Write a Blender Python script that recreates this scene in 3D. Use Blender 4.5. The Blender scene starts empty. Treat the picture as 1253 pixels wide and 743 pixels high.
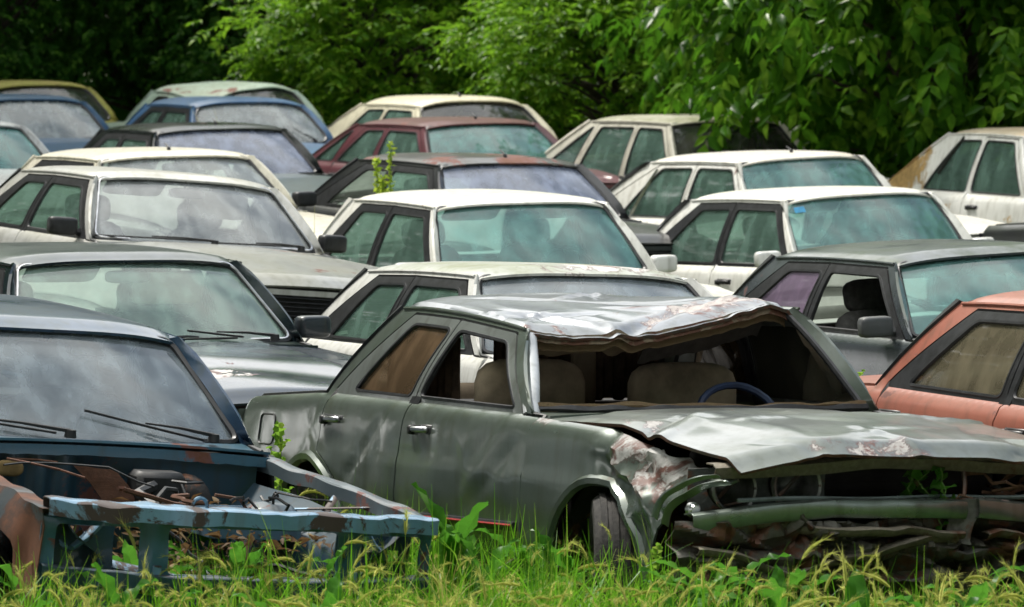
import bpy, bmesh, math, random
import numpy as np
from mathutils import Vector, Matrix
from mathutils.geometry import delaunay_2d_cdt

SC = bpy.context.scene
COL = SC.collection
R = math.radians
rng = np.random.default_rng(7)
random.seed(7)

# ------------------------------------------------------------------ helpers
def inside(pts, poly):
    pts = np.asarray(pts); poly = np.asarray(poly)
    x, y = pts[:, 0], pts[:, 1]
    r = np.zeros(len(pts), bool)
    j = len(poly) - 1
    for i in range(len(poly)):
        xi, yi = poly[i]; xj, yj = poly[j]
        if yi != yj:
            r ^= ((yi > y) != (yj > y)) & (x < (xj - xi) * (y - yi) / (yj - yi) + xi)
        j = i
    return r

def resample(poly, res):
    out = []
    n = len(poly)
    for i in range(n):
        a = np.array(poly[i], float); b = np.array(poly[(i + 1) % n], float)
        k = max(1, int(math.ceil(np.linalg.norm(b - a) / res)))
        for q in range(k):
            out.append(a + (b - a) * q / k)
    return np.array(out)

def round_poly(poly, r, n=4):
    """rounds the corners of a closed 2-D polygon; r one radius or one per corner"""
    out = []
    m = len(poly)
    for i in range(m):
        p0 = np.array(poly[i - 1], float); p = np.array(poly[i], float); p1 = np.array(poly[(i + 1) % m], float)
        rr = r[i] if isinstance(r, (list, tuple)) else r
        a = (p0 - p); b = (p1 - p)
        la, lb = np.linalg.norm(a), np.linalg.norm(b)
        rr = min(rr, la * .48, lb * .48)
        if rr < 1e-4:
            out.append(p); continue
        A = p + a / la * rr; B = p + b / lb * rr
        for q in range(n + 1):
            t = q / n
            out.append((1 - t) ** 2 * A + 2 * t * (1 - t) * p + t * t * B)
    return np.array(out)

def inset_poly(poly, d):
    """moves a closed polygon (counter-clockwise) inwards by d"""
    P = np.array(poly, float); n = len(P)
    area = 0.5 * np.sum(P[:, 0] * np.roll(P[:, 1], -1) - np.roll(P[:, 0], -1) * P[:, 1])
    s = 1 if area > 0 else -1
    out = []
    for i in range(n):
        a = P[i] - P[i - 1]; b = P[(i + 1) % n] - P[i]
        a /= np.linalg.norm(a) + 1e-9; b /= np.linalg.norm(b) + 1e-9
        na = np.array([-a[1], a[0]]) * s; nb = np.array([-b[1], b[0]]) * s
        m = na + nb; m /= np.linalg.norm(m) + 1e-9
        c = max(.35, float(m @ na))
        out.append(P[i] + m * d / c)
    return np.array(out)

class MB:
    """collects verts and faces, then links them as one mesh object"""
    def __init__(s):
        s.v = []; s.f = []; s.m = []; s.n = 0
    def add(s, verts, faces, mat=0):
        verts = np.asarray(verts, float).reshape(-1, 3)
        o = s.n
        s.v.append(verts); s.n += len(verts)
        for f in faces:
            s.f.append([i + o for i in f])
        if isinstance(mat, int):
            s.m += [mat] * len(faces)
        else:
            s.m += list(mat)
        return s
    def grid(s, P, mat=0, flip=False, close_u=False, close_v=False):
        P = np.asarray(P, float); nu, nv = P.shape[:2]
        F = []
        for i in range(nu if close_u else nu - 1):
            for j in range(nv if close_v else nv - 1):
                a = i * nv + j; b = ((i + 1) % nu) * nv + j
                c = ((i + 1) % nu) * nv + (j + 1) % nv; d = i * nv + (j + 1) % nv
                F.append([a, d, c, b] if flip else [a, b, c, d])
        return s.add(P.reshape(-1, 3), F, mat)
    def tube(s, path, r, n=6, mat=0, closed=False, cap=True, flat=1.0):
        P = np.asarray(path, float); m = len(P)
        rr = np.full(m, r, float) if np.isscalar(r) else np.asarray(r, float)
        if closed:
            T = np.roll(P, -1, 0) - np.roll(P, 1, 0)
        else:
            T = np.gradient(P, axis=0)
        T /= np.linalg.norm(T, axis=1)[:, None] + 1e-9
        up = np.array([0, 0, 1.0])
        if abs(T[0] @ up) > .9: up = np.array([0, 1.0, 0])
        rows = []
        N = np.cross(T[0], up); N /= np.linalg.norm(N)
        for i in range(m):
            N = N - T[i] * (N @ T[i]); N /= np.linalg.norm(N) + 1e-9
            B = np.cross(T[i], N)
            a = np.linspace(0, 2 * np.pi, n, endpoint=False)
            rows.append(P[i] + rr[i] * (np.cos(a)[:, None] * N + flat * np.sin(a)[:, None] * B))
        s.grid(np.array(rows), mat, close_u=closed, close_v=True)
        if cap and not closed:
            o = s.n - m * n
            s.f.append([o + k for k in range(n)]); s.m.append(mat)
            s.f.append([o + (m - 1) * n + n - 1 - k for k in range(n)]); s.m.append(mat)
        return s
    def box(s, c, size, rot=None, mat=0, bev=0.0):
        c = np.array(c, float); h = np.array(size, float) / 2
        if bev <= 0:
            V = np.array([[x, y, z] for x in (-1, 1) for y in (-1, 1) for z in (-1, 1)], float) * h
            F = [[0, 1, 3, 2], [4, 6, 7, 5], [0, 4, 5, 1], [2, 3, 7, 6], [0, 2, 6, 4], [1, 5, 7, 3]]
        else:
            b = min(bev, *(h * .95))
            V = []; idx = {}
            for x in (-1, 1):
                for y in (-1, 1):
                    for z in (-1, 1):
                        for ax in range(3):
                            p = np.array([x, y, z], float) * (h - b); p[ax] += (x, y, z)[ax] * b
                            idx[(x, y, z, ax)] = len(V); V.append(p)
            V = np.array(V); F = []
            def orient(f):
                p = V[f]; nrm = np.cross(p[1] - p[0], p[2] - p[0])
                return f if nrm @ p.mean(0) > 0 else f[::-1]
            for ax in range(3):
                o1, o2 = [(1, 2), (0, 2), (0, 1)][ax]
                for sg in (-1, 1):
                    f = []
                    for a, bb in ((-1, -1), (1, -1), (1, 1), (-1, 1)):
                        k = [0, 0, 0]; k[ax] = sg; k[o1] = a; k[o2] = bb
                        f.append(idx[(*k, ax)])
                    F.append(orient(f))
                # edges running along ax
                for a in (-1, 1):
                    for bb in (-1, 1):
                        k0 = [0, 0, 0]; k0[o1] = a; k0[o2] = bb
                        kA = list(k0); kA[ax] = -1; kB = list(k0); kB[ax] = 1
                        F.append(orient([idx[(*kA, o1)], idx[(*kB, o1)], idx[(*kB, o2)], idx[(*kA, o2)]]))
            for x in (-1, 1):
                for y in (-1, 1):
                    for z in (-1, 1):
                        F.append(orient([idx[(x, y, z, 0)], idx[(x, y, z, 1)], idx[(x, y, z, 2)]]))
        if rot is not None:
            V = V @ np.array(rot).T
        return s.add(V + c, F, mat)
    def soft(s, c, size, e=.45, nu=18, nv=10, rot=None, mat=0):
        """rounded block (superquadric)"""
        u = np.linspace(0, 2 * np.pi, nu, endpoint=False); v = np.linspace(-np.pi / 2, np.pi / 2, nv)
        f = lambda t: np.sign(t) * np.abs(t) ** e
        P = np.zeros((nv, nu, 3))
        P[:, :, 0] = f(np.cos(v))[:, None] * f(np.cos(u))[None]
        P[:, :, 1] = f(np.cos(v))[:, None] * f(np.sin(u))[None]
        P[:, :, 2] = f(np.sin(v))[:, None]
        P *= np.array(size) / 2
        if rot is not None:
            P = P @ np.array(rot).T
        return s.grid(P + np.array(c), mat, close_v=True, flip=True)
    def lathe(s, prof, c, n=28, mat=0, axis='y', closed=False):
        """prof: (radius, offset along axis)"""
        a = np.linspace(0, 2 * np.pi, n, endpoint=False)
        P = np.zeros((len(prof), n, 3))
        for i, (r, o) in enumerate(prof):
            if axis == 'y':
                P[i] = np.stack([r * np.cos(a), np.full(n, o), r * np.sin(a)], 1)
            elif axis == 'x':
                P[i] = np.stack([np.full(n, o), r * np.cos(a), r * np.sin(a)], 1)
            else:
                P[i] = np.stack([r * np.cos(a), r * np.sin(a), np.full(n, o)], 1)
        return s.grid(P + np.array(c), mat, close_v=True)
    def patch(s, outline, holes, mp, res, mat=0, flip=False, rows=(), cut=None):
        """fills a 2-D outline (less holes) with triangles and maps it to 3-D by mp(N x 2)"""
        ol = resample(outline, res); hs = [resample(h, res) for h in holes]
        lo, hi = ol.min(0), ol.max(0)
        gx = np.arange(lo[0] + res * .5, hi[0], res)
        gy = np.arange(lo[1] + res * .5, hi[1], res)
        g = [np.stack(np.meshgrid(gx, gy), -1).reshape(-1, 2)]
        for r_ in rows:
            g[0] = g[0][np.abs(g[0][:, 1] - r_(g[0][:, 0])) > .014]
        for r_ in rows:
            g.append(np.stack([gx, r_(gx)], 1))
        g = np.concatenate(g)
        k = inside(g, inset_poly(ol, res * .25))
        for h in hs:
            k &= ~inside(g, inset_poly(h, -res * .25))
        g = g[k]
        pts = [Vector(p) for p in ol]; ed = [(i, (i + 1) % len(ol)) for i in range(len(ol))]
        for h in hs:
            o = len(pts); pts += [Vector(p) for p in h]; ed += [(o + i, o + (i + 1) % len(h)) for i in range(len(h))]
        pts += [Vector(p) for p in g]
        if cut is not None:      # edges the triangles may not cross: the line where the colour changes
            q = np.stack([np.arange(lo[0], hi[0], res * .5)] * 2, 1); q[:, 1] = cut(q[:, 0])
            k = inside(q, ol)
            for h in hs: k &= ~inside(q, h)
            o = len(pts); pts += [Vector(p) for p in q]
            ed += [(o + i, o + i + 1) for i in range(len(q) - 1) if k[i] and k[i + 1]]
            keep = k.tolist(); pts = pts[:o] + [p if a else pts[0] for p, a in zip(pts[o:], keep)]
        v, e, f, *_ = delaunay_2d_cdt(pts, ed, [], 0, 1e-5)
        v = np.array([[p.x, p.y] for p in v]); f = np.array(f)
        cen = v[f].mean(1)
        k = inside(cen, ol)
        for h in hs:
            k &= ~inside(cen, h)
        f = f[k]
        t = v[f]
        ar = (t[:, 1, 0] - t[:, 0, 0]) * (t[:, 2, 1] - t[:, 0, 1]) - (t[:, 1, 1] - t[:, 0, 1]) * (t[:, 2, 0] - t[:, 0, 0])
        f = f[np.abs(ar) > 1e-9]; ar = ar[np.abs(ar) > 1e-9]
        f[ar < 0] = f[ar < 0][:, ::-1]
        if flip: f = f[:, ::-1]
        used = np.unique(f); remap = np.zeros(len(v), int); remap[used] = np.arange(len(used))
        mats = mat if isinstance(mat, int) else [mat(c) for c in v[f].mean(1)]
        return s.add(mp(v[used]), remap[f].tolist(), mats)
    def verts(s):
        return np.concatenate(s.v) if s.v else np.zeros((0, 3))
    def build(s, name, mats, parent=None, deform=None, smooth=40, solid=0, sub=0, rim=False):
        V = s.verts()
        if deform is not None: V = deform(V.copy())
        me = bpy.data.meshes.new(name)
        me.from_pydata(V.tolist(), [], s.f)
        if not isinstance(mats, (list, tuple)): mats = [mats]
        for m in mats: me.materials.append(m)
        if max(s.m, default=0) > 0: me.polygons.foreach_set('material_index', s.m)
        if smooth:
            me.polygons.foreach_set('use_smooth', [True] * len(me.polygons))
            me.set_sharp_from_angle(angle=R(smooth))
            if solid:
                # crisp rims: an edge with one face only stays sharp when the sheet gets its thickness
                ne = len(me.edges); cnt = np.zeros(ne, int)
                li = np.zeros(len(me.loops), np.int32); me.loops.foreach_get('edge_index', li); np.add.at(cnt, li, 1)
                at = me.attributes.get('sharp_edge') or me.attributes.new('sharp_edge', 'BOOLEAN', 'EDGE')
                sh = np.zeros(ne, bool); at.data.foreach_get('value', sh); at.data.foreach_set('value', sh | (cnt == 1))
        me.update()
        o = bpy.data.objects.new(name, me); COL.objects.link(o)
        if parent is not None: o.parent = parent
        if solid:
            md = o.modifiers.new('thickness', 'SOLIDIFY'); md.thickness = solid; md.offset = -1
            if rim: md.material_offset_rim = len(mats) - 1
        if sub:
            md = o.modifiers.new('smooth', 'SUBSURF'); md.levels = md.render_levels = sub
        return o

def tag(o, label=None, cat=None, group=None, kind=None):
    if label: o['label'] = label
    if cat: o['category'] = cat
    if group: o['group'] = group
    if kind: o['kind'] = kind
    return o

def empty(name, loc=(0, 0, 0), rot=None):
    o = bpy.data.objects.new(name, None); COL.objects.link(o)
    o.empty_display_size = .3
    o.location = loc
    if rot is not None: o.rotation_euler = rot
    return o

def sstep(x, a, b):
    t = np.clip((x - a) / (b - a), 0, 1)
    return t * t * (3 - 2 * t)

def vnoise(P, f, seed=0):
    """cheap smooth noise from a few sines, about -1..1"""
    r = np.random.default_rng(seed)
    out = 0
    for k in range(5):
        d = r.normal(size=3); d /= np.linalg.norm(d)
        out = out + np.sin((P @ d) * f * (1 + .45 * k) * 6.28 + r.uniform(0, 6.28)) / (1 + .35 * k)
    return out / 2.6

def creases(u, v, seed, n, box, amp, wid):
    """height of a buckled sheet: n straight sharp folds of limited length inside box (u0, u1, v0, v1)"""
    r = np.random.default_rng(seed); out = np.zeros_like(u)
    for k in range(n):
        a = r.uniform(0, np.pi); cu, cv = r.uniform(box[0], box[1]), r.uniform(box[2], box[3])
        t = (u - cu) * np.cos(a) + (v - cv) * np.sin(a); d = -(u - cu) * np.sin(a) + (v - cv) * np.cos(a)
        L = r.uniform(.12, .45); w = wid * r.uniform(.5, 1.5); side = r.choice([-1, 1])
        d = d + .15 * t * t * side / L
        out += amp * r.uniform(.4, 1) * side * np.clip(1 - np.abs(d) / (w * np.where(d > 0, 1, .45)), 0, 1) * np.clip(1 - (t / L) ** 2, 0, 1)
    return out

# ------------------------------------------------------------------ materials
class NT:
    def __init__(s, name):
        s.m = bpy.data.materials.new(name); s.m.use_nodes = True
        s.t = s.m.node_tree; s.t.nodes.clear()
        s.out = s.n('ShaderNodeOutputMaterial')
    def n(s, kind, **kw):
        x = s.t.nodes.new(kind)
        for k, v in kw.items():
            if k.startswith('_'): setattr(x, k[1:], v)
        return x
    def l(s, a, b): s.t.links.new(a, b)
    def coord(s, scale=(1, 1, 1)):
        c = s.n('ShaderNodeTexCoord'); mp = s.n('ShaderNodeMapping'); mp.inputs['Scale'].default_value = scale
        s.l(c.outputs['Object'], mp.inputs['Vector']); return mp.outputs[0]
    def noise(s, scale, detail=4, rough=.55, vec=None, dist=0):
        x = s.n('ShaderNodeTexNoise'); x.inputs['Scale'].default_value = scale
        x.inputs['Detail'].default_value = detail; x.inputs['Roughness'].default_value = rough
        x.inputs['Distortion'].default_value = dist
        s.l(vec if vec is not None else s.coord(), x.inputs['Vector'])
        return x.outputs['Fac']
    def ramp(s, fac, stops):
        x = s.n('ShaderNodeValToRGB'); cr = x.color_ramp
        while len(cr.elements) < len(stops): cr.elements.new(.5)
        for e, (p, c) in zip(cr.elements, stops):
            e.position = p; e.color = (c, c, c, 1) if np.isscalar(c) else (*c, 1)
        s.l(fac, x.inputs['Fac']); return x.outputs['Color']
    def mix(s, fac, a, b, kind='RGBA', blend='MIX'):
        x = s.n('ShaderNodeMix'); x.data_type = kind; x.blend_type = blend
        ins = {'RGBA': (0, 6, 7, 2), 'FLOAT': (0, 2, 3, 0)}[kind]
        for i, v in zip(ins[:3], (fac, a, b)):
            if hasattr(v, 'links'): s.l(v, x.inputs[i])
            elif i == 0: x.inputs[0].default_value = v
            elif kind == 'RGBA': x.inputs[i].default_value = (*v, 1)
            else: x.inputs[i].default_value = v
        return x.outputs[ins[3]]
    def math(s, op, a, b=None, clamp=False):
        x = s.n('ShaderNodeMath'); x.operation = op; x.use_clamp = clamp
        for i, v in enumerate((a, b)):
            if v is None: continue
            if hasattr(v, 'links'): s.l(v, x.inputs[i])
            else: x.inputs[i].default_value = v
        return x.outputs[0]
    def bsdf(s, **kw):
        b = s.n('ShaderNodeBsdfPrincipled')
        for k, v in kw.items():
            k = k.replace('_', ' ')
            if hasattr(v, 'links'): s.l(v, b.inputs[k])
            else: b.inputs[k].default_value = (*v, 1) if isinstance(v, tuple) and len(v) == 3 else v
        return b
    def bump(s, h, strength, dist=.01):
        x = s.n('ShaderNodeBump'); x.inputs['Strength'].default_value = strength; x.inputs['Distance'].default_value = dist
        s.l(h, x.inputs['Height']); return x.outputs[0]
    def done(s, sh):
        s.l(sh, s.out.inputs['Surface']); return s.m
    def up(s):
        g = s.n('ShaderNodeNewGeometry'); sp = s.n('ShaderNodeSeparateXYZ'); s.l(g.outputs['Normal'], sp.inputs[0])
        return sp.outputs['Z']

MATS = {}
def mat(key, fn, *a, **k):
    if key not in MATS: MATS[key] = fn(key, *a, **k)
    return MATS[key]

def paint(name, col, fade=None, fade_amt=.5, rust=.0, film=(.16, .17, .07), film_amt=.3, rough=.32, coat=.5, metal=0.0, seed=0,
          primer=(.13, .055, .045), chips=0.0, chip_col=(.55, .53, .5), peel=(), peel_col=(.62, .60, .57)):
    """old car paint: faded areas, rain streaks, a dull film on what faces up, rust patches"""
    s = NT(name)
    off = s.coord()
    mp = off.node; mp.inputs['Location'].default_value = (seed * 3.7, seed * 1.9, seed * .7)
    big = s.noise(1.3, 5, .6, off)
    fine = s.noise(38, 4, .65, off)
    fade = fade or tuple(min(.85, c * 1.25 + .03) for c in col)
    c = s.mix(s.math('MULTIPLY', s.ramp(big, [(.35, 0), (.7, 1)]), fade_amt), col, fade)
    # streaks of dirt that ran down
    st = s.n('ShaderNodeTexNoise'); st.inputs['Scale'].default_value = 1; st.inputs['Detail'].default_value = 4
    mp2 = s.n('ShaderNodeMapping'); mp2.inputs['Scale'].default_value = (22, 22, 1.2); s.l(off, mp2.inputs['Vector']); s.l(mp2.outputs[0], st.inputs['Vector'])
    c = s.mix(s.math('MULTIPLY', s.ramp(st.outputs['Fac'], [(.48, 0), (.75, 1)]), .42), c, tuple(x * .45 for x in film))
    # film on upward faces
    upz = s.ramp(s.up(), [(.45, 0), (.9, 1)])
    fl = s.math('MULTIPLY', upz, s.ramp(s.noise(2.2, 6, .65, off), [(.36, 0.15), (.62, 1)]))
    fl = s.math('MULTIPLY', fl, film_amt)
    c = s.mix(fl, c, film)
    # leaf litter and droppings lying on the top surfaces
    lit = s.math('MULTIPLY', s.ramp(s.up(), [(.75, 0), (.95, 1)]), s.ramp(s.noise(26, 6, .75, off), [(.665, 0), (.69, 1)]))
    c = s.mix(s.math('MULTIPLY', lit, .8), c, (.05, .04, .02))
    # speckle
    c = s.mix(s.math('MULTIPLY', s.ramp(fine, [(.55, 0), (.72, 1)]), .22), c, tuple(x * .5 for x in col))
    r_ = s.mix(s.ramp(big, [(.3, 0), (.75, 1)]), rough, min(1, rough + .22), 'FLOAT')
    r_ = s.mix(fl, r_, .8, 'FLOAT')
    cw = s.mix(fl, coat, 0.0, 'FLOAT')
    me = metal
    if chips > 0:
        ck = s.ramp(s.noise(3.1, 9, .72, off, .6), [(.60 - chips * .25, 0), (.63 - chips * .25, 1)])
        c = s.mix(ck, c, chip_col); r_ = s.mix(ck, r_, .6, 'FLOAT'); cw = s.mix(ck, cw, 0.0, 'FLOAT')
    if rust > 0:
        rn = s.noise(2.4, 10, .7, off, .4)
        k0 = s.ramp(rn, [(.66 - rust * .3, 0), (.69 - rust * .3, 1)])
        k1 = s.ramp(rn, [(.70 - rust * .3, 0), (.76 - rust * .3, 1)])
        rc = s.mix(s.noise(25, 5, .6, off), (.06, .022, .012), (.16, .060, .026))
        c = s.mix(k0, c, primer); c = s.mix(k1, c, rc)
        r_ = s.mix(k0, r_, .82, 'FLOAT'); cw = s.mix(k0, cw, 0.0, 'FLOAT')
    for (pc, pr, pt) in peel:
        # paint that came off round one blow: pale filler with primer in between
        cc = s.n('ShaderNodeTexCoord'); vm = s.n('ShaderNodeVectorMath'); vm.operation = 'SUBTRACT'; vm.inputs[1].default_value = pc
        s.l(cc.outputs['Object'], vm.inputs[0]); vd = s.n('ShaderNodeVectorMath'); vd.operation = 'DIVIDE'; vd.inputs[1].default_value = pr
        s.l(vm.outputs[0], vd.inputs[0]); ln = s.n('ShaderNodeVectorMath'); ln.operation = 'LENGTH'; s.l(vd.outputs[0], ln.inputs[0])
        near = s.math('SUBTRACT', 1.0, ln.outputs['Value'], True)
        pn = s.noise(6, 9, .68, off, .6)
        fld = s.math('ADD', s.math('MULTIPLY', near, .45), s.math('MULTIPLY', pn, 1.0))
        kk = s.ramp(fld, [(pt, 0), (pt + .02, 1)]); k2 = s.ramp(s.noise(7, 8, .7, off, .8), [(.49, 0), (.56, 1)])
        kr = s.ramp(fld, [(pt - .05, 0), (pt - .005, 1)]); c = s.mix(s.math('MULTIPLY', kr, .7), c, tuple(q * .55 for q in primer))
        grit = s.ramp(s.noise(30, 5, .7, off), [(.35, .55), (.65, 1)]); pc2 = s.mix(1.0, s.mix(k2, peel_col, primer), grit, 'RGBA', 'MULTIPLY')
        c = s.mix(kk, c, pc2); r_ = s.mix(kk, r_, .6, 'FLOAT'); cw = s.mix(kk, cw, 0.0, 'FLOAT')
        if metal: me = s.mix(kk, me, 0.0, 'FLOAT')
    hb = s.math('ADD', s.math('MULTIPLY', s.noise(1.7, 2, .5, off), 1.0), s.math('MULTIPLY', fine, .012))
    b = s.bsdf(Base_Color=c, Roughness=r_, Metallic=me, Coat_Weight=cw, Coat_Roughness=.12)
    s.l(s.bump(hb, .35, .03), b.inputs['Normal'])
    return s.done(b.outputs[0])

def simple(name, col, rough=.6, metal=0, var=.35, scale=14, bump=.2, col2=None, spec=.5):
    s = NT(name)
    n = s.noise(scale, 5, .6)
    c = s.mix(s.ramp(n, [(.35, 0), (.68, 1)]), tuple(x * (1 - var) for x in col), col2 or tuple(min(1, x * (1 + var)) for x in col))
    b = s.bsdf(Base_Color=c, Roughness=rough, Metallic=metal, Specular_IOR_Level=spec)
    s.l(s.bump(n, bump, .01), b.inputs['Normal'])
    return s.done(b.outputs[0])

def rusty(name, base=(.08, .10, .11), amt=.5, rough=.65, scale=5, metal=.2):
    s = NT(name)
    n = s.noise(scale, 10, .7, None, .5); f = s.noise(45, 4, .6)
    rc = s.mix(f, (.045, .02, .012), (.14, .06, .03))
    c = s.mix(s.ramp(f, [(.4, 0), (.7, 1)]), base, tuple(x * 1.5 for x in base))
    c = s.mix(s.ramp(n, [(.62 - amt * .3, 0), (.68 - amt * .3, 1)]), c, rc)
    b = s.bsdf(Base_Color=c, Roughness=rough, Metallic=metal)
    s.l(s.bump(n, .5, .02), b.inputs['Normal'])
    return s.done(b.outputs[0])

def glass(name, tint=(.55, .68, .64), dust_sheen=.3, dcol=(.5, .52, .5), refl=1.25, seed=0, rain=True):
    """old laminated pane: clear but filmed with dust, rain marks and painted sky reflection"""
    s = NT(name)
    oi = s.n('ShaderNodeObjectInfo'); va = s.n('ShaderNodeVectorMath'); va.operation = 'MULTIPLY_ADD'; va.inputs[1].default_value = (37, 23, 11)
    s.l(oi.outputs['Random'], va.inputs[0]); s.l(s.coord(), va.inputs[2]); off = va.outputs[0]
    tr = s.n('ShaderNodeBsdfTransparent'); tr.inputs[0].default_value = (*tint, 1)
    gl = s.n('ShaderNodeBsdfGlossy'); gl.inputs['Roughness'].default_value = .035
    fr = s.n('ShaderNodeFresnel'); fr.inputs['IOR'].default_value = 1.6
    f2 = s.math('MULTIPLY', fr.outputs[0], 1.7 * refl, True)
    wob = s.bump(s.noise(1.1, 2, .5, off), .25, .05); s.l(wob, gl.inputs['Normal'])
    a = s.n('ShaderNodeMixShader'); s.l(f2, a.inputs[0]); s.l(tr.outputs[0], a.inputs[1]); s.l(gl.outputs[0], a.inputs[2])
    df = s.n('ShaderNodeBsdfDiffuse')
    d1 = s.noise(1.1, 3, .5, off, .5); d2 = s.noise(75, 3, .7, off)
    st = s.n('ShaderNodeTexNoise'); st.inputs['Detail'].default_value = 5
    mp2 = s.n('ShaderNodeMapping'); mp2.inputs['Scale'].default_value = (7, 7, .9); s.l(off, mp2.inputs['Vector']); s.l(mp2.outputs[0], st.inputs['Vector'])
    st.inputs['Scale'].default_value = 1.5
    s.l(s.mix(d1, dcol, tuple(x * .75 for x in dcol)), df.inputs[0])
    k = s.math('ADD', s.math('MULTIPLY', s.ramp(d1, [(.25, .75), (.75, 1)]), .8), s.math('MULTIPLY', s.ramp(st.outputs['Fac'], [(.42, 0), (.68, 1)]), .60))
    k = s.math('ADD', k, s.math('MULTIPLY', s.ramp(d2, [(.55, 0), (.75, 1)]), .10))
    k = s.math('MULTIPLY', k, dust_sheen, True)  # diffuse film: grime plus the bright sky reflection painted in
    m = s.n('ShaderNodeMixShader'); s.l(k, m.inputs[0]); s.l(a.outputs[0], m.inputs[1]); s.l(df.outputs[0], m.inputs[2])
    return s.done(m.outputs[0])

def leafmat(name, c1, c2, c3=None, trans=.45, gloss=.5, sheen=.02):
    """leaf: colour changes from leaf to leaf, light comes through it"""
    s = NT(name)
    g = s.n('ShaderNodeNewGeometry')
    stops = [(0, c1), (.55, c2)] + ([(.88, c3)] if c3 else [])
    c = s.ramp(g.outputs['Random Per Island'], stops)
    c = s.mix(s.ramp(s.noise(9, 3), [(.3, 0), (.7, 1)]), c, tuple(x * .7 for x in c1))
    df = s.n('ShaderNodeBsdfDiffuse'); s.l(c, df.inputs[0])
    tl = s.n('ShaderNodeBsdfTranslucent')
    s.l(s.mix(.5, c, tuple(min(1, x * 1.8) for x in c2)), tl.inputs[0])
    m = s.n('ShaderNodeMixShader'); m.inputs[0].default_value = trans
    s.l(df.outputs[0], m.inputs[1]); s.l(tl.outputs[0], m.inputs[2])
    gl = s.n('ShaderNodeBsdfGlossy'); gl.inputs['Roughness'].default_value = gloss
    fr = s.n('ShaderNodeFresnel'); fr.inputs['IOR'].default_value = 1.4
    m2 = s.n('ShaderNodeMixShader'); s.l(s.math('MULTIPLY', fr.outputs[0], sheen), m2.inputs[0]); s.l(m.outputs[0], m2.inputs[1]); s.l(gl.outputs[0], m2.inputs[2])
    return s.done(m2.outputs[0])

BLACK = simple('black_rubber', (.012, .013, .014), .55, 0, .4, 30)
TRIM = simple('black_trim', (.018, .019, .021), .42, 0, .5, 22, .1)
CHROME = simple('dull_chrome', (.55, .56, .57), .28, 1.0, .25, 20, .1)
TYRE = simple('tyre_rubber', (.014, .0135, .013), .85, 0, .4, 40, .4, (.035, .032, .028))
STEEL = simple('wheel_steel', (.20, .19, .18), .5, .6, .4, 12, .2, (.15, .08, .05))
DARKIN = simple('dark_interior', (.022, .021, .02), .85, 0, .5, 8)
UNDER = rusty('underbody', (.02, .02, .02), .35, .9)
LIGHTV = simple('light_grey_vinyl', (.55, .56, .53), .7, 0, .15, 9)
SEATG = simple('grey_seat_cloth', (.10, .10, .095), .95, 0, .3, 30)
SEATT = simple('tan_seat_cloth', (.27, .22, .15), .95, 0, .3, 9)
CREAMV = simple('cream_vinyl', (.55, .52, .42), .6, 0, .2, 9)
LAMP = simple('lamp_glass', (.6, .6, .58), .15, 0, .2, 12)
REDL = simple('red_lamp', (.25, .02, .015), .2, 0, .2, 12)
GOLD = simple('brass_badge', (.35, .27, .10), .35, .8, .3, 20)

# ------------------------------------------------------------------ cars
DEF = dict(front=2.12, rear=-2.16, hw=.83, ax=1.29, wr=.31, sill=.24,
           zb=((-2.16, .88), (-1.30, .92), (.52, .885), (1.3, .855), (2.12, .74)),
           wbx=.52, wby=.72, wbz=.89, wtx=.15, wty=.55, wtz=1.245, bow=.10,
           ctx=-.90, cbx=-1.26, rwy=.63, rtx=None, bs=.12, axf=1.25, rail=.575, zr=1.25, crown=.040, rn=3.4, roof_n=(26, 23), seat_h=.60,
           xB=-.41, doors=4, wr_corner=.05, sw_corner=.035, seal=.014, chrome=False, res=.055,
           frame='black', quarter=None, vent=False, omit=(), deform=None, hood_deform=None, gap=.0045,
           rear_inset=.26, dents=0.012)

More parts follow.
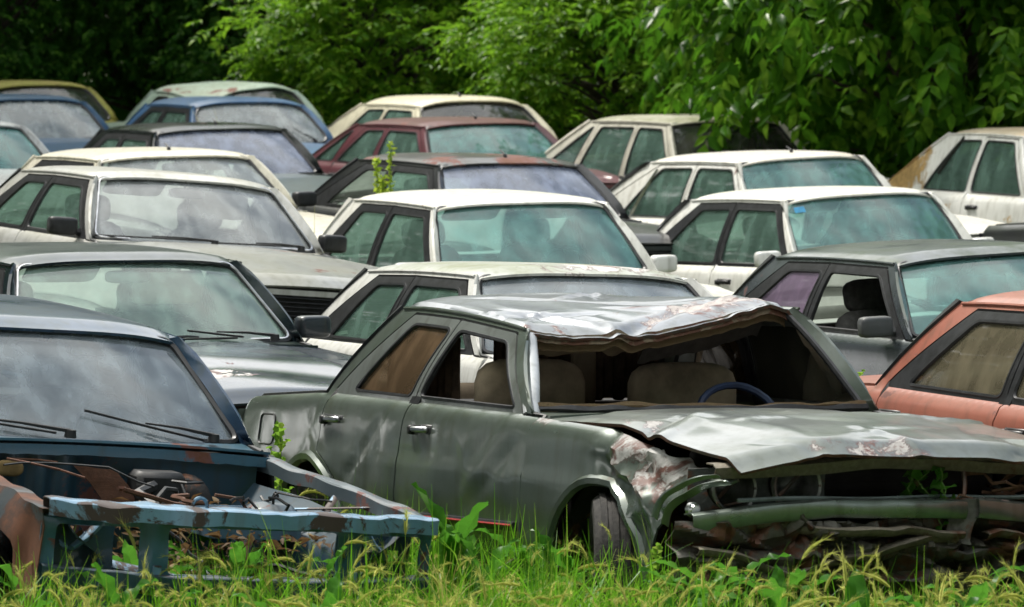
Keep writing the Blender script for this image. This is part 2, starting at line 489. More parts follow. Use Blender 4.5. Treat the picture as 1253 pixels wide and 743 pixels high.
class Car:
    def __init__(s, name, loc, yaw, pitch=0, roll=0, **kw):
        s.P = dict(DEF); s.P.update(kw); P = s.P
        c, sn = math.cos(R(yaw)), math.sin(R(yaw))
        Rz = np.array([[sn, c, 0], [-c, sn, 0], [0, 0, 1.]])
        cp, sp = math.cos(R(pitch)), math.sin(R(pitch)); Rp = np.array([[cp, 0, -sp], [0, 1, 0], [sp, 0, cp]])
        cr, sr = math.cos(R(roll)), math.sin(R(roll)); Rr = np.array([[1, 0, 0], [0, cr, -sr], [0, sr, cr]])
        s.M = Rz @ Rp @ Rr
        s.loc = np.array(loc, float)
        s.root = empty(name, loc, Matrix(s.M.tolist()).to_euler())
        s.seed = len(CARS) + 1
        CARS.append(s)
        s.build()
    def world(s, p): return s.M @ np.array(p, float) + s.loc
    # -- body surfaces
    def belt(s, x):
        xs, zs = zip(*s.P['zb']); return np.interp(x, xs, zs)
    def hwid(s, x):
        P = s.P; h = P['hw']
        return np.interp(x, [P['rear'], P['rear'] + .06, P['rear'] + .3, -1.0, .5, 1.5, P['front'] - .12, P['front']],
                         [h * .90, h * .93, h * .965, h, h, h * .975, h * .945, h * .91])
    def ytop(s, x): return s.hwid(x) * .945 - .035
    def zrail(s, x):
        P = s.P; m = (P['wtx'] + P['ctx']) / 2; h = (P['wtx'] - P['ctx']) / 2 + .2
        return P['zr'] + .018 * (1 - ((x - m) / h) ** 2)
    def side(s, xz, sg, off=0.0):
        P = s.P; x, z = xz[:, 0], xz[:, 1]
        zt = s.belt(x); h = s.hwid(x)
        k = np.clip((z - P['sill']) / (zt - P['sill']), -.3, 1)
        f = np.interp(k, [-.3, 0, .12, .3, .5, .66, .70, .88, 1], [.86, .945, .968, .99, 1, .997, .986, .967, .945])
        sh = .06; t = np.clip((z - (zt - sh)) / sh, 0, 1)
        yl = h * f - .035 * (1 - np.sqrt(np.clip(1 - t * t, 0, 1)))
        q = np.clip((z - zt) / np.maximum(.05, s.zrail(x) - zt), 0, 1.1)
        yb = h * .945 - .035
        yg = yb + (P['rail'] - yb) * q + .022 * 4 * q * (1 - q)
        y = np.where(z <= zt, yl, yg) - off
        return np.stack([x, sg * y, z], 1)
    def roofz(s, x, y):
        P = s.P
        return s.zrail(x) + P['crown'] * (1 - np.abs(np.clip(y / P['rail'], -1, 1)) ** P['rn'])
    def ws(s, uv, off=0.0):
        """windscreen: u -1..1 across, v 0 (base) .. 1 (top)"""
        P = s.P; u, v = uv[:, 0], uv[:, 1]
        y = u * (P['wby'] + (P['wty'] - P['wby']) * v)
        xb = P['wbx'] + P['bow'] * (1 - u * u); xt = P['wtx'] + P['bow'] * .6 * (1 - u * u)
        zb = P['wbz'] - .01 * u * u * 0; zt = P['wtz'] + (P['crown'] * .75) * (1 - np.abs(u) ** 2.4)
        b = .014 * 4 * v * (1 - v)
        return np.stack([xb + (xt - xb) * v + b - off, y, zb + (zt - zb) * v + b * .6 - off], 1)
    def rw(s, uv, off=0.0):
        P = s.P; u, v = uv[:, 0], uv[:, 1]
        y = u * (P['rwy'] + (P['wty'] - P['rwy']) * v)
        xb = P['cbx'] - .06 * (1 - u * u); xt = (P['rtx'] or P['ctx'] - .03) - .04 * (1 - u * u)
        zb0 = s.belt(np.array([P['cbx']]))[0] + .005; zt = P['wtz'] + (P['crown'] * .75) * (1 - np.abs(u) ** 2.4)
        b = .02 * 4 * v * (1 - v)
        return np.stack([xb + (xt - xb) * v - b + off, y, zb0 + (zt - zb0) * v + b * .6 - off], 1)
    def pane_outline(s, w, h, rc, inset=0):
        """rounded rectangle in metres turned into u,v of a pane about 2w wide and h tall"""
        p = round_poly([(-w + inset, inset), (w - inset, inset), (w - inset, h - inset), (-w + inset, h - inset)], rc, 5)
        return np.stack([p[:, 0] / w, p[:, 1] / h], 1)
    def obj(s, mb, name, m, parent=None, **kw):
        kw.setdefault('deform', s.P['deform'])
        return mb.build(name, m, parent if parent is not None else s.root, **kw)
    # -- assembly
    def build(s):
        P = s.P; om = P['omit']; res = P['res']
        body, roofm, framem = P['paint'], P.get('roof_paint') or P['paint'], (TRIM if P['frame'] == 'black' else P['frame'] or P['paint'])
        hoodm = P.get('hood_paint') or body
        gws = P.get('glass') or mat('glass_ws_default', glass)
        gsd = P.get('side_glass') or mat('glass_side_default', glass, (.30, .46, .40), .36, (.20, .34, .28), 1.2)  # green film colour stands in for the mirrored hedge
        fr, rr_, sill, ax = P['front'], P['rear'], P['sill'], P['ax']
        xF = P['wbx'] + .13; axf = P['axf']
        arch = P['wr'] + .055; zc = P['wr']
        g = P['gap']
        B = lambda x: float(s.belt(np.array([x]))[0]); ZR = lambda x: float(s.zrail(np.array([x]))[0])
        def arc(cx, a0, a1, r=arch, n=14):
            return [(cx + r * math.cos(t), zc + r * math.sin(t)) for t in np.linspace(a0, a1, n)]
        a_s = math.asin(max(-1, min(1, (sill - zc) / arch)))
        rows = [lambda x: s.belt(x) - .012, lambda x: s.belt(x) - .03, lambda x: s.belt(x) - .05, lambda x: s.belt(x) - .002]
        # A and C lines of the greenhouse
        Ab, At = (P['wbx'] + .06, B(P['wbx'] + .06)), (P['wtx'] + .04, ZR(P['wtx'] + .04) - .004)
        Ct, Cb = (P['ctx'], ZR(P['ctx']) - .004), (P['cbx'], B(P['cbx']))
        # doors
        pa, pt = P.get('pillar', (.062, .036))
        xR = P.get('xR') or P['cbx'] + .09          # rear edge of rear door at the belt
        dtop = lambda x: ZR(x) - .035
        aTop = At[0] - pt
        lower_rear = []
        ra = arch + .045
        def clip_arch(x):  # z on the arch rim plus margin
            d = ra * ra - (x + ax) ** 2
            return zc + math.sqrt(d) if d > 0 else sill + .05
        D = {}
        zs = sill + .06
        xRt = Ct[0] + .15
        bl = lambda z: P['xB'] + (z - .9) * P['bs'] if z > .9 else P['xB'] + (z - .9) * .02
        if P['doors'] == 4:
            fx = xF - g
            D['front'] = [(bl(zs) + g, zs), (fx, zs), (fx, B(fx) - .002), (Ab[0] - pa, B(Ab[0] - pa)), (aTop, dtop(aTop)), (bl(1.25) + g, dtop(bl(1.25))), (P['xB'] + g, .9)]
            xe = -ax + math.sqrt(max(0.0, ra * ra - (zs - zc) ** 2))
            ang0 = math.atan2(zs - zc, xe + ax)
            zx = max(clip_arch(xR), zs); ang1 = math.atan2(zx - zc, xR + ax)
            low = [(-ax + ra * math.cos(t), zc + ra * math.sin(t)) for t in np.linspace(ang0, ang1, 9)] if zx > zs + .1 else [(xR, zs)]
            D['rear'] = [(bl(zs) - g, zs), (P['xB'] - g, .9), (bl(1.25) - g, dtop(bl(1.25))), (xRt, dtop(xRt)), (xR, B(xR) + .02), (xR, B(xR) - .05)] + low[::-1]
        else:
            fx = xF - g
            D['front'] = [(bl(zs) + g, zs), (fx, zs), (fx, B(fx) - .002), (Ab[0] - pa, B(Ab[0] - pa)), (aTop, dtop(aTop)), (bl(1.25) + g, dtop(bl(1.25))), (P['xB'] + g, .9)]
        # windows (in door or body)
        W = {}
        wz = lambda x: B(x) + .022
        wt = lambda x: ZR(x) - (.072 if P['frame'] else .060)
        x1, x2, x3 = bl(1.25) + g + .032, aTop - .03, Ab[0] - pa - .075
        W['front'] = round_poly([(P['xB'] + g + .035, wz(P['xB'])), (x3, wz(x3)), (x2, wt(x2)), (x1, wt(x1))], P['sw_corner'])
        x4 = bl(1.25) - g - .032; x5 = xRt + .05; x6 = P['cbx'] + P['rear_inset']
        W['rear'] = round_poly([(x6, wz(x6)), (P['xB'] - g - .035, wz(P['xB'])), (x4, wt(x4)), (x5, wt(x5))], P['sw_corner'])
        if P['quarter']:
            q0, q1, q2, q3 = P['quarter']   # base rear, base front, top front, top rear
            W['quarter'] = round_poly([(q0, wz(q0)), (q1, wz(q1)), (q2, wt(q2)), (q3, wt(q3))], .03)
        b = MB()
        for sg in (-1, 1):
            fl = sg > 0
            mp = lambda p, sg=sg: s.side(p, sg)
            mats = lambda c: 0
            # main side: sill, quarter, pillars, rail
            low = [(rr_, sill + .12), (rr_ + .05, sill + .03), (-ax - arch * math.cos(a_s), sill)] + arc(-ax, math.pi - a_s, a_s)[1:-1] + \
                  [(-ax + arch * math.cos(a_s), sill), (xF, sill)]
            top = [(xF, B(xF) - .001), Ab, At] + [(x, ZR(x) - .004) for x in np.linspace(At[0], Ct[0], 7)[1:-1]] + [Ct, Cb] + \
                  [(x, B(x)) for x in np.linspace(P['cbx'], rr_, 8)[1:]]
            holes = [inset_poly(D['front'], -2 * g)]
            if 'rear' in D: holes.append(inset_poly(D['rear'], -2 * g))
            elif True: holes.append(W['rear'])
            if 'quarter' in W: holes.append(W['quarter'])
            b.patch(low + top, holes, mp, res, 0, fl, rows)
            # A and C pillar returns to the glass
            for (p0, p1, fn, uu) in ((Ab, At, s.ws, sg), (Cb, Ct, s.rw, sg)):
                t = np.linspace(0, 1, 8)
                L = s.side(np.stack([p0[0] + (p1[0] - p0[0]) * t, p0[1] + (p1[1] - p0[1]) * t], 1), sg)
                G = fn(np.stack([np.full(8, uu * 1.0), t], 1))
                mid = (L + G) / 2 + np.array([.012 if fn == s.ws else -.012, sg * .012, .008])
                b.grid(np.stack([L, mid, G], 1), 1 if P.get('c_trim') and fn != s.ws else 0, flip=(sg > 0) == (fn == s.ws))
            # lip of the rear arch
            pa_ = s.side(np.array(arc(-ax, a_s, math.pi - a_s, arch - .004, 22)), sg, .004)
            b.tube(pa_, .011, 6, 0)
        # belt-to-window-base shoulder at the rear deck, cowl
        bd = s.obj(b, 'body', [body, TRIM], solid=.012 if 'solid' not in om else 0)
        s.body = bd
        # deck behind the rear window and tail panel
        if 'boot' not in om:
            t = MB(); n = 12
            xs = np.linspace(P['cbx'] + .02, rr_ - .0, n)
            G = np.zeros((n, 13, 3))
            for i, x in enumerate(xs):
                w = float(s.ytop(np.array([x]))[0]) - .004
                ys = np.linspace(-w, w, 13)
                drop = .05 * float(sstep(np.array([-x]), -rr_ - .14, -rr_)[0])
                G[i] = np.stack([np.full(13, x) - .03 * (1 - (ys / w) ** 2) * (i / (n - 1)), ys, B(x) + .02 * (1 - (ys / w) ** 2) - drop - .001], 1)
            t.grid(G, 0, flip=False)
            s.obj(t, 'boot_lid', P.get('boot_paint') or body, solid=.01)
            t = MB()
            ys = np.linspace(-.9 * P['hw'], .9 * P['hw'], 15); zz = np.linspace(sill + .1, B(rr_) - .05, 5)
            G = np.array([[(rr_ - .03 * (1 - (y / .75) ** 2), y, z) for y in ys] for z in zz]); t.grid(G, 0, flip=True)
            tp = s.obj(t, 'tail_panel', body)
            for sg in (-1, 1):
                t = MB(); t.box((rr_ - .025, sg * .56, .66), (.05, .3, .15), bev=.015)
                s.obj(t, 'tail_light', REDL)
            s.bumper(rr_, -1)
        # roof
        if 'roof' not in om:
            t = MB(); nx, ny = P['roof_n']
            G = np.zeros((nx, ny, 3))
            for i, v in enumerate(np.linspace(0, 1, nx)):
                for j, u in enumerate(np.linspace(-1, 1, ny)):
                    uu = math.copysign(abs(u) ** .75, u)
                    xa = P['wtx'] + P['bow'] * .6 * (1 - uu * uu) + .055 - .02; xc = (P['rtx'] or P['ctx'] - .03) - .04 * (1 - uu * uu) + .0
                    x = xc + (xa - xc) * v
                    y = uu * (P['rail'] + .006)
                    z = float(s.zrail(np.array([x]))[0]) + P['crown'] * (1 - abs(uu) ** P['rn']) + .004
                    e = abs(uu) > .96
                    fd = .03 * float(sstep(np.array([v]), .90, 1)[0]) + .02 * float(sstep(np.array([1 - v]), .90, 1)[0])
                    G[i, j] = (x, y, z - fd - (.010 if e else 0))
            t.grid(G, 0, flip=False)
            ro = s.obj(t, 'roof', [roofm] + P.get('rim_mat', []), rim=bool(P.get('rim_mat')), solid=.012, deform=P.get('roof_deform') or P['deform'])
            if P.get('gutter', 'body'):
                for sg in (-1, 1):
                    t = MB(); xx = np.linspace(P['ctx'] + .02, P['wtx'] + .05, 12)
                    pth = s.side(np.stack([xx, s.zrail(xx) - .008], 1), sg, -.006)
                    t.tube(pth, .0065, 5)
                    s.obj(t, 'rain_gutter', TRIM if P.get('gutter', 'body') != 'body' else body, ro)
        # windscreen
        hws = math.dist((P['wbx'], P['wbz']), (P['wtx'], P['wtz']))
        wmid = (P['wby'] + P['wty']) / 2
        for nm, fn, wm, hh, gm in (('windscreen', s.ws, wmid, hws, gws), ('rear_window', s.rw, (P['rwy'] + P['wty']) / 2, .5, P.get('rear_glass') or mat('rear_glass', glass, (.62, .70, .66), .14, (.5, .54, .5), 1.0))):
            ol = s.pane_outline(wm, hh, P['wr_corner'], .004)
            pth = resample(ol, .04)
            t = MB()
            # frame between the opening (a full rectangle) and the rounded pane
            full = np.array([(-1, 0), (1, 0), (1, 1), (-1, 1)], float)
            sealm = TRIM
            t.patch(full, [s.pane_outline(wm, hh, P['wr_corner'], .012)], lambda p, fn=fn: fn(p, .004), .08, 0, flip=(nm != 'windscreen'))
            fo = None
            if nm not in om:
                pn = MB(); pn.patch(ol, [], lambda p, fn=fn: fn(p, .006), .07, 0, flip=(nm != 'windscreen'))
                fo = s.obj(pn, nm, gm)
            t.tube(fn(s.pane_outline(wm, hh, P['wr_corner'], .010), .0), P['seal'], 6, 1, closed=True)
            if P['chrome']:
                t.tube(fn(s.pane_outline(wm, hh, P['wr_corner'], .016), -.009), .006, 5, 2, closed=True)
            if nm + '_seal' not in om:
                s.obj(t, nm + '_seal', [body, TRIM, CHROME], fo or s.root)
        # cowl and hood
        if 'cowl' not in om:
            t = MB(); ys = np.linspace(-1, 1, 17)
            hx = P['wbx'] + P['bow'] + .09
            rows_ = []
            for k in np.linspace(0, 1, 5):
                w0 = P['wby'] + .02; w1 = float(s.ytop(np.array([hx]))[0])
                y = ys * (w0 + (w1 - w0) * k)
                x0 = P['wbx'] + P['bow'] * (1 - ys ** 2); x1_ = hx
                z = (P['wbz'] - .004) * (1 - k) + k * (B(hx) + .018 * (1 - ys ** 2)) - .012 * math.sin(math.pi * k)
                rows_.append(np.stack([x0 + (x1_ - x0) * k, y, z + 0 * y], 1))
            t.grid(np.array(rows_), 0, flip=True)
            cw = s.obj(t, 'cowl', P.get('cowl_paint') or body, solid=.01)
            t = MB()
            for y in np.linspace(-.5, .5, 36):
                x = P['wbx'] + P['bow'] * (1 - (y / .72) ** 2) * .9 + .045
                t.box((x + .012, y, P['wbz'] - .009), (.03, .012, .004))
            s.obj(t, 'cowl_vent', BLACK, cw)
        if 'hood' not in om:
            s.hood(hoodm)
        # fenders
        b2 = {}
        for sg in (-1, 1):
            if 'fender' in om or ('fender_r' in om and sg < 0) or ('fender_l' in om and sg > 0): continue
            t = MB()
            ffr = P.get('fender_front_r') if sg < 0 else None
            ffr = ffr or [(fr - .02, sill + .14), (fr, B(fr) - .004)]
            ol = [(xF + g, sill + .02), (axf - arch * math.cos(a_s), sill + .02)] + arc(axf, math.pi - a_s, a_s)[1:-1] + \
                 [(axf + arch * math.cos(a_s), sill + .04)] + ffr + [(x, B(x)) for x in np.linspace(ffr[-1][0], xF + g, 9)[1:]]
            t.patch(ol, [], lambda p, sg=sg: s.side(p, sg), res, 0, sg > 0, rows[:3])
            t.tube(s.side(np.array(arc(axf, a_s, math.pi - a_s, arch - .004, 22)), sg, .004), .011, 6, 0)
            s.obj(t, 'fender', P.get('fender_paint') or body, solid=.01, deform=P.get('fender_deform') if sg < 0 else P['deform'])
        # doors
        for sg in (-1, 1):
            for k in D:
                ol = round_poly(D[k], [0.01] * len(D[k]), 2)
                belt_f = lambda c: 1 if c[1] > B(c[0]) + .004 else 0
                t = MB()
                t.patch(ol, [W[k]], lambda p, sg=sg: s.side(p, sg, -.001), res, belt_f, sg > 0, rows, cut=lambda x: s.belt(x) + .004)
                d = s.obj(t, 'door', [body, framem], solid=.014)
                if ('window_' + k + ('_r' if sg < 0 else '_l')) not in om:
                    s.pane(W[k], sg, P.get('glass_' + k) or (gsd if sg < 0 or P.get('side_glass') else mat('glass_side_far', glass, (.72, .82, .76), .14, (.35, .42, .36), 1.0)), d)
                s.strip(W[k], sg, d)
                t = MB(); t.tube(s.side(resample(inset_poly(D[k], -g), .06), sg, .014), .011, 5, closed=True)  # black tube laid in the gap to paint its shade
                s.obj(t, 'door_seal', BLACK, d)
                if P['vent'] and k == P['vent'][0]:
                    a0, a1 = P['vent'][1:]
                    t = MB(); q = np.linspace(0, 1, 5)
                    t.tube(s.side(np.stack([a0 + (a1 - a0) * q, wz(a0) + (wt(a1) - wz(a0)) * q], 1), sg, 0), .013, 5)
                    s.obj(t, 'vent_bar', P.get('vent_mat') or TRIM, d)
                # handle
                xh = (D[k][0][0] + .17) if k == 'front' else xR + .10
                zh = B(xh) - .105
                yh = abs(s.side(np.array([[xh, zh]]), 1)[0, 1])
                hd = MB()
                hd.box((xh + .01, sg * (yh - .004), zh), (.17, .012, .06), mat=0, bev=.005)
                hd.box((xh + .02, sg * (yh + .014), zh + .012), (.12, .018, .022), mat=1, bev=.006)
                hd.box((xh - .055, sg * (yh + .012), zh + .008), (.03, .026, .035), mat=0, bev=.006)
                s.obj(hd, 'door_handle', [P.get('handle_mat') or TRIM, P.get('handle_mat2') or TRIM], d)
            for k in W:
                if k == 'quarter' or (k == 'rear' and P['doors'] == 2):
                    p_ = s.pane(W[k], sg, P.get('glass_' + k) or gsd, bd, 'quarter_window')
                    s.strip(W[k], sg, bd)
            # B pillar inside
            if P['doors'] == 4:
                t = MB(); zz = np.linspace(.3, ZR(0) - .03, 8)
                r0 = s.side(np.stack([np.array([bl(z) - .04 for z in zz]), zz], 1), sg, .02)
                r1 = s.side(np.stack([np.array([bl(z) + .04 for z in zz]), zz], 1), sg, .02)
                t.grid(np.stack([r0, r1], 1), 0, flip=sg > 0)
                s.obj(t, 'pillar', TRIM, bd, solid=.01)
            # inner trim of the doors
            t = MB(); t.patch([(xR + .1, .3), (xF - .05, .3), (xF - .05, B(0) - .02), (xR + .1, B(xR) - .02)], [], lambda p, sg=sg: s.side(p, sg, .05), .2, 0, sg < 0)
            s.obj(t, 'door_trim', P.get('trim_mat') or DARKIN)
        # front
        if 'front' not in om: s.front_end(body)
        # underbody, cabin
        t = MB()
        t.box(((xF + xR) / 2 - .1, 0, .27), (xF - xR + .3, 1.36, .10), bev=.02)
        t.box((axf, 0, .33), (.42, 1.0, .18), bev=.02)
        t.box((-1.35, 0, .42), (1.3, 1.05, .30), bev=.03)
        s.obj(t, 'floor_pan', UNDER)
        for sg in (-1, 1):
            for cx in (-ax, axf):
                if cx > 0 and 'inner' in om: continue
                t = MB(); a = np.linspace(-.25, math.pi + .25, 15)
                G = np.array([[(cx + (arch + .02) * math.cos(q), sg * y, zc + (arch + .02) * math.sin(q)) for q in a] for y in (.44, .60, .755)])
                t.grid(G, 0, flip=sg < 0)
                c0 = G[0]; t.add(np.vstack([c0, [[cx, sg * .44, zc]]]), [[i, i + 1, len(c0)] for i in range(len(c0) - 1)])
                s.obj(t, 'wheel_housing', UNDER)
        t = MB()
        if 'inner' not in om: t.box((xF + .10, 0, .60), (.04, 1.36, .50)); 
        if t.n: s.obj(t, 'bulkhead', DARKIN)
        t = MB(); t.box((P['cbx'] + .10, 0, .64), (.40, 1.28, .46))
        t.box((P['cbx'] + .10, 0, .885), (.42, 1.22, .02), bev=.005)
        s.obj(t, 'parcel_shelf', P.get('rear_mat') or DARKIN)
        s.cabin(B)
        for sg in (-1, 1):
            for cx in (-ax, axf):
                if 'wheel_' + ('f' if cx > 0 else 'r') + ('r' if sg < 0 else 'l') in om: continue
                s.wheel(cx, sg)
        if P.get('mirrors'):
            for sg in P.get('mirror_sides', (-1, 1)):
                s.mirror(sg, P['mirrors'])
        if P.get('wipers'): s.wipers()
        if P.get('aerial'):
            t = MB(); x, y = P['aerial']
            z = float(s.roofz(np.array([x]), np.array([y]))[0])
            t.tube([(x, y, z), (x - .01, y, z + .02)], .014, 6); t.tube([(x - .01, y, z + .02), (x - .07, y, z + .05)], [.008, .004], 5)
            s.obj(t, 'aerial', BLACK)
    def pane(s, poly, sg, m, parent, name='window_glass'):
        t = MB(); t.patch(inset_poly(poly, -.004), [], lambda p: s.side(p, sg, .010), .08, 0, sg > 0)
        return s.obj(t, name, m, parent)
    def strip(s, poly, sg, parent):
        t = MB(); t.tube(s.side(resample(poly, .05), sg, .004), .009, 5, closed=True)
        s.obj(t, 'window_seal', s.P.get('seal_mat') or TRIM, parent)
    def hood(s, m):
        P = s.P; hx = P['wbx'] + P['bow'] + .095
        nx, ny = (30, 29) if P['hood_deform'] is None else (70, 70)
        G = np.zeros((nx, ny, 3)); B = s.belt
        xs = np.linspace(hx, P['front'] - .01, nx)
        for i, x in enumerate(xs):
            w = float(s.ytop(np.array([x]))[0]) - .005
            u = np.linspace(-1, 1, ny); y = u * w
            z = B(x) + .03 * (1 - np.abs(u) ** 2.2) + .008 * (sstep(np.abs(u), .70, .62)) - .001
            z = z - .045 * sstep(np.array([x]), P['front'] - .10, P['front'])[0]
            xx = x + .03 * (1 - u * u) * (i / (nx - 1))
            G[i] = np.stack([xx + 0 * u, y, z], 1)
        t = MB(); t.grid(G, 0, flip=False)
        s.obj(t, 'hood', [m] + P.get('rim_mat', []), rim=bool(P.get('rim_mat')), solid=.012, deform=P['hood_deform'] or P['deform'])
    def bumper(s, x, d):
        P = s.P; t = MB()
        ys = np.linspace(-.82, .82, 21)
        prof = [(0, -.06), (.05, -.055), (.06, 0), (.05, .055), (0, .06), (-.02, 0)]
        G = np.array([[(x + d * (.03 + px + .05 * (1 - (y / .82) ** 2) - .22 * max(0, abs(y) - .74) / .08 * .5), y, .46 + pz) for (px, pz) in prof] for y in ys])
        t.grid(G, 0, close_v=True, flip=d < 0)
        s.obj(t, 'bumper', P.get('bumper_mat') or TRIM)
    def front_end(s, body):
        P = s.P; fr = P['front']
        t = MB(); ys = np.linspace(-.74, .74, 25)
        zt = float(s.belt(np.array([fr]))[0]) - .03
        X = lambda y: fr - .005 + .02 * (1 - (y / .74) ** 2)
        rows_ = []
        for z in (zt, zt - .03):
            rows_.append([(X(y), y, z) for y in ys])
        t.grid(np.array(rows_), 0, flip=False)
        rows_ = [[(X(y) - .02, y, z) for y in ys] for z in (.52, .44, .30)]
        t.grid(np.array(rows_), 0, flip=False)
        s.obj(t, 'front_panel', body, solid=.01)
        gr = MB()
        gr.box((fr - .05, 0, (zt + .5) / 2), (.02, 1.44, zt - .48))
        for z in np.linspace(.54, zt - .045, 6):
            gr.grid(np.array([[(X(y) - .012, y, z - .006) for y in ys[6:19]], [(X(y) - .0, y, z + .006) for y in ys[6:19]]]), 0)
            gr.tube([(X(y) - .006, y, z) for y in ys[6:19]], .007, 4)
        go = s.obj(gr, 'grille', TRIM)
        if P.get('emblem'):
            e = MB(); e.lathe([(0, .012), (.03, .012), (.038, .008), (.045, .0)], (0, 0, 0), 20, 0, 'x'); e.v[-1] = e.v[-1] * np.array([1, 1.7, .9])
            e.v[-1] = e.v[-1] + np.array([fr + .02, P['emblem'], zt - .08])
            e2 = s.obj(e, 'emblem', GOLD, go)
            e = MB(); e.lathe([(0, .004), (.030, .003), (.031, 0)], (0, 0, 0), 20, 0, 'x'); e.v[-1] = e.v[-1] * np.array([1, 1.75, .85]) + np.array([fr + .033, P['emblem'], zt - .08])
            s.obj(e, 'emblem_field', TRIM, go)
        for sg in (-1, 1):
            h = MB(); y0, y1 = .40, .70
            G = np.array([[(X(sg * y) - .004 + .012 * math.sin(math.pi * (z - .545) / (zt - .075 - .545)), sg * y, z) for y in np.linspace(y0, y1, 7)] for z in np.linspace(.545, zt - .05, 5)])
            h.grid(G, 0, flip=sg > 0)
            h.tube(np.concatenate([G[0], G[1:-1, -1], G[-1][::-1], G[1:-1, 0][::-1]]), .009, 5, 1, closed=True)
            s.obj(h, 'headlight', [LAMP, CHROME])
        s.bumper(fr, 1)
    def cabin(s, B):
        P = s.P; seatm = P.get('seat_mat') or SEATG
        if 'dash' not in P['omit']:
            t = MB(); ys = np.linspace(-.66, .66, 9)
            prof = [(.50 + .06, .86), (.30, .885), (.16, .86), (.12, .78), (.18, .62), (.30, .5)]
            G = np.array([[(P['wbx'] - .5 + px + .08 * (1 - (y / .66) ** 2), y, pz) for y in ys] for (px, pz) in prof])
            t.grid(G, 0, flip=True)
            s.obj(t, 'dashboard', P.get('dash_mat') or DARKIN)
        c, sn = math.cos(R(12)), math.sin(R(12)); rot = [[c, 0, -sn], [0, 1, 0], [sn, 0, c]]
        for sg in (-1, 1):
            t = MB()
            t.soft((-.02, sg * .36, .44), (.52, .50, .16), .5)
            t.soft((-.30, sg * .36, .40 + P['seat_h'] / 2), (.15, .48, P['seat_h']), .5, rot=rot)
            se = s.obj(t, 'seat', seatm)
            if P.get('headrests', True):
                t = MB(); t.soft((-.385, sg * .36, 1.06), (.10, .28, .17), .55, rot=rot)
                for k in (-.06, .06): t.tube([(-.36, sg * .36 + k, .95), (-.38, sg * .36 + k, 1.02)], .007, 5)
                s.obj(t, 'headrest', seatm, se)
        t = MB()
        t.soft((-.98, 0, .45), (.50, 1.24, .18), .4)
        t.soft((-1.24, 0, .70), (.16, 1.24, .52), .4, rot=rot)
        s.obj(t, 'rear_seat', P.get('rear_mat') or seatm)
        # steering wheel on the left
        t = MB(); a = np.linspace(0, 2 * math.pi, 26, endpoint=False)
        cx, cy, cz = P['wbx'] - .35, .36, .825
        til = R(32)
        ring = np.array([(cx + .185 * math.sin(q) * -math.sin(til), cy + .185 * math.cos(q), cz + .185 * math.sin(q) * math.cos(til)) for q in a])
        t.tube(ring, .0145, 7, closed=True)
        t.soft((cx + .02, cy, cz - .01), (.05, .14, .10), .6)
        t.tube([ring[0], (cx, cy, cz), ring[13]], .011, 5); t.tube([(cx, cy, cz), ring[19]], .012, 5)
        t.tube([(cx, cy, cz), (cx + .3, cy, cz - .2)], .022, 6)
        s.obj(t, 'steering_wheel', P.get('wheel_mat') or BLACK)
        # mirror and visors hang from the windscreen header
        if 'visor' not in P['omit']:
            t = MB(); z0 = P['wtz'] + .75 * P['crown']
            t.soft((P['wtx'] + .06, .0, z0 - .085), (.03, .23, .06), .5); t.tube([(P['wtx'] + .03, 0, z0 - .06), (P['wtx'] + .04, 0, z0 + .0)], .008, 5)
            s.obj(t, 'interior_mirror', TRIM)
            vs = P.get('visor', (0, 0))
            for sg in (-1, 1):
                dn = vs[0 if sg < 0 else 1]
                t = MB(); h = .16
                an = R(12 + 40 * (1 - dn)); cc, ss = math.cos(an), math.sin(an)
                t.soft((P['wtx'] - .085, sg * .27, P['wtz'] - .035 - h / 2 * dn), (.018, .37, h), .3, rot=[[cc, 0, ss], [0, 1, 0], [-ss, 0, cc]])
                s.obj(t, 'sun_visor', CREAMV)
    def wheel(s, cx, sg):
        P = s.P; r = P['wr']; y = sg * .70
        w = empty('wheel', (cx, y, r), (0, 0, R(P.get('steer', 0)) if cx > 0 else 0)); w.parent = s.root
        t = MB()
        prof = [(r * .60, -.085), (r * .80, -.098), (r * .93, -.095), (r * .985, -.075), (r, -.03), (r, .03), (r * .985, .075), (r * .93, .095), (r * .80, .098), (r * .60, .085)]
        t.lathe(prof, (0, 0, 0), 36)
        for k in (-.06, -.02, .02, .06):
            t.lathe([(r + .001, k - .012), (r + .005, k - .011), (r + .005, k + .011), (r + .001, k + .012)], (0, 0, 0), 36)
        t.build('tyre', TYRE, w)
        t = MB()
        t.lathe([(r * .62, sg * .085), (r * .57, sg * .075), (r * .52, sg * .04), (r * .40, sg * .055), (r * .22, sg * .07), (r * .18, sg * .085), (0.001, sg * .088)], (0, 0, 0), 30)
        t.build('rim', STEEL, w)
    def mirror(s, sg, m):
        P = s.P; x = P['wbx'] - .12; z = float(s.belt(np.array([x]))[0])
        y = abs(s.side(np.array([[x, z + .03]]), 1)[0, 1])
        t = MB()
        c, sn = math.cos(R(8 * sg)), math.sin(R(8 * sg))
        t.soft((x + .02, sg * (y + .115), z + .07), (.08, .175, .105), .38, rot=[[c, -sn, 0], [sn, c, 0], [0, 0, 1]], mat=0)
        t.tube([(x, sg * (y - .01), z + .035), (x + .01, sg * (y + .06), z + .05)], [.028, .022], 6)
        o = s.obj(t, 'wing_mirror', m)
        g = MB(); g.box((x - .027, sg * (y + .115), z + .07), (.006, .14, .075), bev=.002)
        s.obj(g, 'mirror_glass', CHROME, o)
